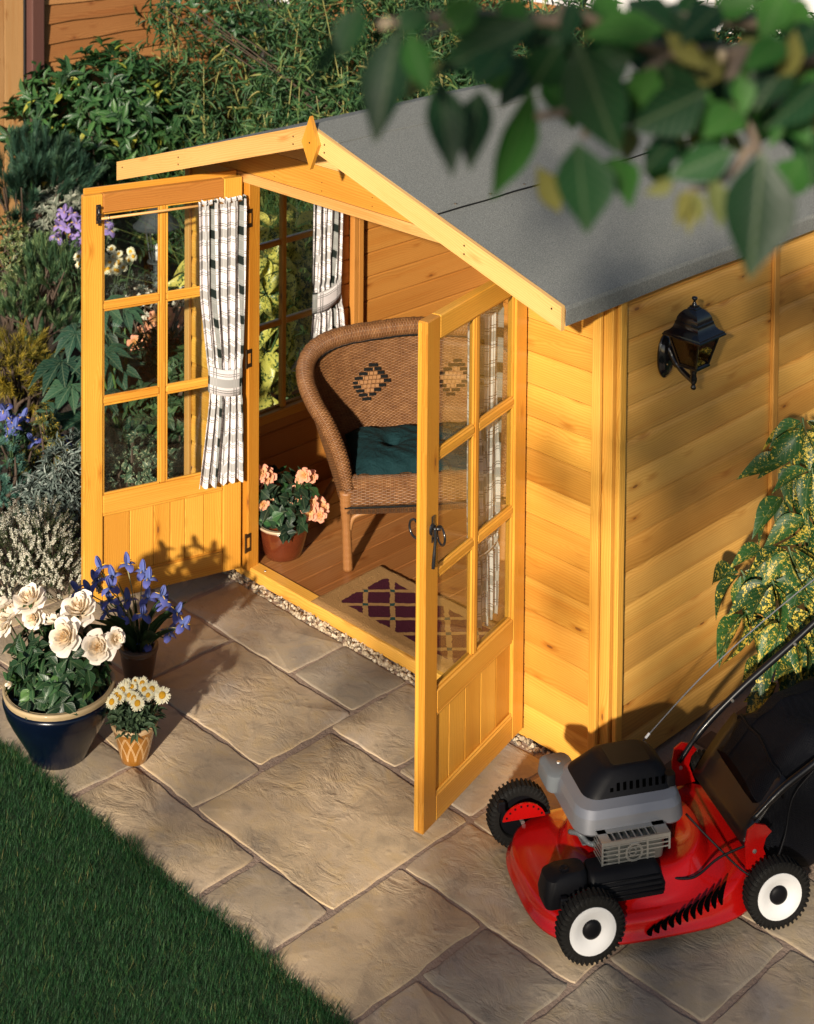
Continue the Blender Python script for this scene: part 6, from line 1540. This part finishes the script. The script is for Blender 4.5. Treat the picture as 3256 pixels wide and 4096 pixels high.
def auc_fans(whorls,L):
    out=[]; left=-np.array([cr[0],cr[1],0]); tow=nrm(np.array([-cf[0],-cf[1],0]))
    for (c,ax,k) in whorls:
        for i in range(k):
            a=-1.9+3.8*(i+random.uniform(.1,.9))/k; d_=nrm(left*math.sin(a)*.9+np.array([0,0,-1.0])*math.cos(a)*.7+tow*random.uniform(.1,1.0)+np.array([0,0,random.uniform(-.35,.15)]))
            up=nrm(tow*.45+np.array([0,0,.9])+left*math.sin(a)*.6+rng.normal(0,.35,3)); s_=L*random.uniform(.65,1.12)
            out.append((np.asarray(c)+d_*.015+tow*.004*i,d_,up-d_*np.dot(up,d_),s_))
    return out
def auc_whorls(whorls,L,toward,n=7):
    out=[]
    for (c,ax,k) in whorls:
        ax=nrm(ax); x=nrm(np.cross(ax,[.2,.4,.9])); y=np.cross(ax,x); a0=random.uniform(0,6)
        for i in range(k):
            a=a0+i*2*PI/k+random.uniform(-.25,.25); rad=math.cos(a)*x+math.sin(a)*y; ti=random.uniform(.7,1.5)
            d_=nrm(math.cos(ti)*ax+math.sin(ti)*rad+np.array([0,0,-.45])); up=nrm(ax*.9+rad*.5+toward*.1+rng.normal(0,.25,3)); s_=L*random.uniform(.75,1.15)
            out.append((np.asarray(c)+rad*.012,d_,up-d_*np.dot(up,d_),s_))
    return out
AB=np.array([2.82,.80,0.]); tw=nrm(np.array([-cf[0],-cf[1],.3]))
wh=[]
sbm=MB()
for (x,y,off,k) in ((1690,880,-.04,5),(1690,1330,.2,5),(1690,900,-.02,5),(1665,965,.0,5),(1710,985,.06,5),(1650,1040,.02,5),(1700,1080,.10,5),(1610,1150,.06,5),(1660,1150,.14,6),(1560,1200,.06,6),(1625,1220,.18,6),(1700,1190,.14,6),(1570,1285,.12,6),(1640,1300,.22,6),(1705,1280,.16,6),(1620,1370,.18,6),(1680,1390,.16,5),(1640,1430,.10,5)):
    p=px_at(AB,x,y,off)-AB; wh.append((p,np.array([-cf[0]*.5,-cf[1]*.5,.75])+np.array([cr[0],cr[1],0])*((x-1680)/160.0),k)); sbm.tube(bezier([(0,0,0),(p[0]*.5,p[1]*.5,p[2]*.6),p],5),np.linspace(.012,.004,11),6)
auR=aucuba('spotted_laurel','yellow spotted laurel bush against the side wall behind the mower',tuple(AB),auc_fans(wh,.178),AUCM); sbm.build('stems',m_plain('laurel_stem',(.05,.09,.03),.6),auR,smooth=True)
AB2=np.array([-.88,1.12,0.]); wh=[]; sbm=MB()
for (x,y,off,k) in ((570,480,.12,7),(620,480,.05,7),(640,520,.10,7),(560,540,.18,7),(600,570,.22,7),(650,590,.15,7),(560,620,.2,7),(620,640,.22,7),(590,690,.18,6),(640,700,.1,6),(560,740,.12,6),(610,780,.1,6),(570,830,.1,6),(425,560,.2,5),(430,590,.2,5),(650,820,.0,5)):
    p=px_at(AB2,x,y,off)-AB2
    if (p+AB2)[0]>-.17: p[0]=-.17-AB2[0]
    wh.append((p,np.array([.4,-.3,.8]),k)); sbm.tube(bezier([(0,0,0),(p[0]*.5,p[1]*.5,p[2]*.6),p],5),np.linspace(.012,.004,11),6)
auL=aucuba('spotted_laurel','pale yellow spotted laurel bush outside the left window, seen through the panes',tuple(AB2),[l for l in auc_whorls(wh,.17,np.array([.8,-.4,.3])) if l[0][0]+AB2[0]+max(0,l[1][0])*l[3]<-.035],AUCY); sbm.build('stems',m_plain('laurel_stem2',(.05,.09,.03),.6),auL,smooth=True)
# dark flowering shrub behind the far roof corner
shrub('white_blossom_shrub','dark shrub dotted with white blossom behind the far corner of the roof','shrub',(1650,420),[(1600,120,90,110),(1690,160,90,120),(1740,260,80,120)],T_OV,LAUR,380,6,.075,.45,(.6,1.4),(.15,.12),.4,base=(2.75,3.3,0))
bl=MB(); Bq=np.array([2.75,3.3,0]); P=np.array([px_at(Bq,rng.uniform(1600,1714),rng.uniform(40,260),.28)-Bq for _ in range(26)])
rosettes(bl,T_SM,P,rng.normal(0,.3,(26,3))+np.array([.7,-.7,.5]),5,.012,.9,(.9,1.5),(.7,.2),.004); bo=bl.build('blossom',m_leaf('white_blossom',[(0,(.6,.58,.52)),(1,(.75,.74,.7))],.7,.2,0),[o for o in bpy.data.objects if o.name=='white_blossom_shrub'][0])
# climber twigs on the rear fence
shrub('fence_climber','thin twiggy climber growing up the rear fence','climber',(1000,300),[(1010,90,50,50),(1120,60,60,40),(1240,60,60,50),(960,120,40,50),(390,20,60,30),(500,40,60,40)],T_OV,LAUR,150,5,.055,.5,(.6,1.4),(.3,.2),.3,base=(-.9,3.8,0))

# ------------------------------------------------------------------ overhanging branch close to the camera
BRL=[m_leaf('branch_leaf',[(0,(.005,.026,.010)),(.5,(.009,.042,.015)),(1,(.02,.075,.022))],.42,.2,.2,spec=.25,gain=.95),
     m_leaf('branch_leaf_light',[(0,(.02,.085,.016)),(1,(.05,.15,.03))],.45,.35,.15,spec=.2,gain=1.2),
     m_leaf('branch_leaf_pale',[(0,(.10,.13,.05)),(1,(.20,.18,.05))],.45,.3,.2,spec=.15)]
TB=np.array([7.9,-2.1,0.])
tree=thing('overhanging_tree',tuple(TB),'overhanging tree branch with big glossy leaves, out of focus across the top','tree')
tr=MB(); tr.tube(bezier([(0,0,0),(.05,-.05,1.2),(-.1,-.2,2.4),(-.5,-.3,3.4)],8),np.linspace(.09,.05,25),10); tr.build('trunk',TWIG,tree,smooth=True)
bm_=MB(); BARK=m_plain('branch_bark',(.20,.15,.11),.8,0,0,.4,60)
BD=.70
def bp(x,y,d): return at_depth(x,y,d*BD)-TB
for pts,r0,r1 in (([(1900,120,2.1),(1714,118,2.0),(1560,112,1.95),(1400,108,1.9),(1290,60,1.85),(1180,20,1.8)],.010,.005),([(1400,108,1.9),(1330,190,1.85),(1240,225,1.8),(1130,245,1.75)],.006,.003),([(1560,112,1.95),(1540,180,1.9),(1590,300,1.85),(1600,330,1.8)],.006,.003),
                ([(1714,60,2.1),(1500,40,2.0),(1250,50,1.9),(1000,30,1.85),(860,45,1.8),(790,50,1.8)],.008,.003),([(1000,30,1.85),(930,60,1.8),(860,100,1.75)],.004,.0025),([(1590,300,1.85),(1520,380,1.8),(1450,400,1.8)],.004,.002),([(1240,225,1.8),(1230,290,1.78)],.004,.0025)):
    bm_.tube(bezier([bp(*p) for p in pts],5),np.linspace(r0,r1,(len(pts)-1)*5+1),7)
a0=bp(1900,120,2.1); bm_.tube(bezier([(-.5,-.3,3.4),(a0+np.array([-.5,-.3,3.4]))/2+np.array([0,0,.1]),a0],6),np.linspace(.04,.012,13),8)
bm_.build('branch',BARK,tree,smooth=True)
def br_mesh(mat,droop,rnd):
    ws=[.03,.40,.78,.98,1.0,.86,.60,.30,.02]; V,F,U=leafT(ws,.22,droop,.01); b=MB(); b.add(V,F,U,rnd); return b.mesh('leaf',mat,True)
BM=[[br_mesh(m_,d_,r_) for d_,r_ in ((.08,.2),(.16,.5),(.02,.85))] for m_ in BRL]
LV=[((840,60),(785,300),78,0,1.72),((862,70),(905,200),48,1,1.7),((925,170),(955,362),62,0,1.74),((1135,45),(905,150),72,0,1.78),((1215,85),(1300,335),100,0,1.7),((1215,300),(1237,492),100,0,1.72),((1605,318),(1583,588),112,0,1.68),((1490,190),(1325,275),85,0,1.78),((1545,315),(1405,375),58,0,1.74),((1400,60),(1225,75),62,1,1.8),((740,50),(650,185),24,0,1.8),((1012,190),(985,350),58,0,1.78),((1120,180),(1040,430),62,1,1.76),
    ((1010,5),(925,65),55,1,1.8),((1060,0),(1115,75),45,1,1.85),((1440,400),(1425,480),22,2,1.76),((1450,400),(1450,495),24,2,1.78),((1460,400),(1480,470),22,2,1.76),((1500,370),(1520,480),40,2,1.74),((1420,380),(1360,410),26,2,1.76),((1130,350),(1180,450),40,2,1.8),((1290,330),(1330,420),55,1,1.8),((1240,0),(1300,90),60,0,1.85),((1320,0),(1420,50),60,0,1.9),((1400,130),(1440,260),80,0,1.85),((1380,140),(1340,240),60,1,1.82),((1450,120),(1400,10),55,0,1.9),((1560,230),(1480,290),60,1,1.8),((1620,200),(1690,240),70,2,1.9),((1700,250),(1714,400),60,0,1.9),((900,20),(840,75),55,0,1.75),((760,10),(720,130),60,0,1.75),((1180,90),(1120,190),70,0,1.8),((1640,20),(1714,60),60,1,2.0),((1500,20),(1600,0),50,1,2.0),((960,80),(1100,60),60,0,1.82),((1060,110),(1000,180),60,0,1.76),((1240,260),(1200,180),50,0,1.78),((1330,120),(1230,150),60,0,1.8),((1690,330),(1640,420),60,1,1.85),((1150,160),(1200,260),55,1,1.84)]
for i in range(30):
    x=random.uniform(1180,1745); y=random.uniform(-20,320); a=random.uniform(.7,2.4); L=random.uniform(60,120)
    LV.append(((x,y),(x+L*math.cos(a),y+L*math.sin(a)),random.uniform(26,50),random.choice((0,0,0,1,2)),random.uniform(1.8,2.4)))
for i in range(64):
    x=random.uniform(900,1740); x=max(x,random.uniform(900,1740)); y=random.uniform(-30,230)*(.5+.5*(x-800)/900); a=random.uniform(.6,2.6); L=random.uniform(70,150)
    LV.append(((x,y),(x+L*math.cos(a),y+L*math.sin(a)),random.uniform(34,62),random.choice((0,0,0,0,1,1,2)),random.uniform(1.75,2.3)))
for (b0,b1,wp_,mi,d0) in LV:
    d0*=BD; p0=at_depth(*b0,d0); p1=at_depth(*b1,d0-random.uniform(-.02,.05)); L=np.linalg.norm(p1-p0); wd_=1.36*wp_/(FX/K/d0)
    o=link('leaf',BM[mi][random.randrange(3)],tree); y=nrm(p1-p0); zz=nrm(-cf+np.array([0,0,.5])+rng.normal(0,.22,3)); x=nrm(np.cross(y,zz)); zz=np.cross(x,y); Mx=Matrix.Identity(4); q=p0-TB
    for i in range(3): Mx[i][0],Mx[i][1],Mx[i][2],Mx[i][3]=x[i]*wd_,y[i]*L,zz[i]*L,q[i]
    o.matrix_local=Mx
BUD=m_plain('pale_bud',(.45,.36,.24),.7)
for (x,y,d_,dx,dy) in ((1520,100,1.9,0,34),(820,40,1.75,-18,22)):
    b=MB(); b.tube([bp(x,y,d_),bp(x+dx*.5,y+dy*.5,d_),bp(x+dx,y+dy,d_)],[.0025,.0038,.0015],8); b.build('bud',BUD,tree,smooth=True)
# ------------------------------------------------------------------ unseen hedge and tree, added behind the viewpoint to throw shade
HB=np.array([4.6,-8.85,0.])
hd_=thing('added_shade_hedge',tuple(HB),'tall hedge out of view, added to shade the lawn grass','hedge')  # hedge put in only to shade the lawn
h=np.array([.866,.5,0]); hb=MB(); n=2600; u_=rng.uniform(-3.2,4.2,n); zt_=2.40+.12*np.sin(u_*2.3)+.10*np.sin(u_*5.1+1); z_=rng.random(n)**.6*zt_
P=np.outer(u_,h)+np.stack([rng.normal(0,.22,n)*.5,rng.normal(0,.22,n)*-.866,z_],1)
rosettes(hb,T_OV,P,rng.normal(0,1,(n,3)),6,.13,.6,(.5,1.4),(.4,.2),.04); hb.build('foliage',LAUR,hd_,smooth=True)
st=MB()
for u in np.arange(-3,4.2,.6): p=h*u; st.tube([p,p+np.array([0,0,1.9])],[.03,.01],6)
st.build('stems',TWIG,hd_)
YT=np.array([6.9,-7.45,0.])
yt=thing('added_shade_tree',tuple(YT),'slender tree out of view, added to dapple the sunlight','tree')
st=MB(); st.tube(bezier([(0,0,0),(.05,.0,2.5),(.0,.05,5.0)],8),np.linspace(.05,.015,17),8); fo=MB(); P=[]; sv=-sd
for (x,y,z,r_,k) in ((2.4,.25,1.62,.20,26),(2.4,.72,1.40,.26,24),(2.4,1.15,1.45,.28,24),(2.4,.48,1.05,.16,14),(2.4,1.0,.85,.20,18),(2.4,.2,1.15,.10,7),(2.2,0,1.05,.12,8),(2.15,0,.55,.10,6),(.85,-.55,0,.16,12),(1.4,-.20,0,.15,12),(2.45,-.65,0,.20,16),(3.1,-1.0,0,.30,30),(2.75,-1.25,0,.22,20),(3.4,-.8,.1,.30,30),(3.3,.2,.4,.30,34),(3.1,.0,.35,.22,22),(1.5,-1.2,0,.14,9),(1.9,-.35,0,.10,6),(2.0,.3,2.0,.22,12),(1.6,.9,2.1,.25,12)):  # added leaf clumps, set along sun rays to dim chosen spots
    e=np.array([x,y,z])+sv*8.6-YT; b0=np.array([0,0,max(1.2,e[2]-.7)]); st.tube(bezier([b0,(b0+e)/2+np.array([0,0,.1]),e],4),np.linspace(.016,.004,9),5)
    P+= [e+rng.normal(0,r_*.6,3) for _ in range(k)]
P=np.array(P); rosettes(fo,T_OV,P,rng.normal(0,1,(len(P),3))+np.array([0,0,.6]),5,.10,.6,(.5,1.4),(.5,.2),.03)
st.build('trunk',TWIG,yt,smooth=True); fo.build('crown',LAUR,yt,smooth=True)
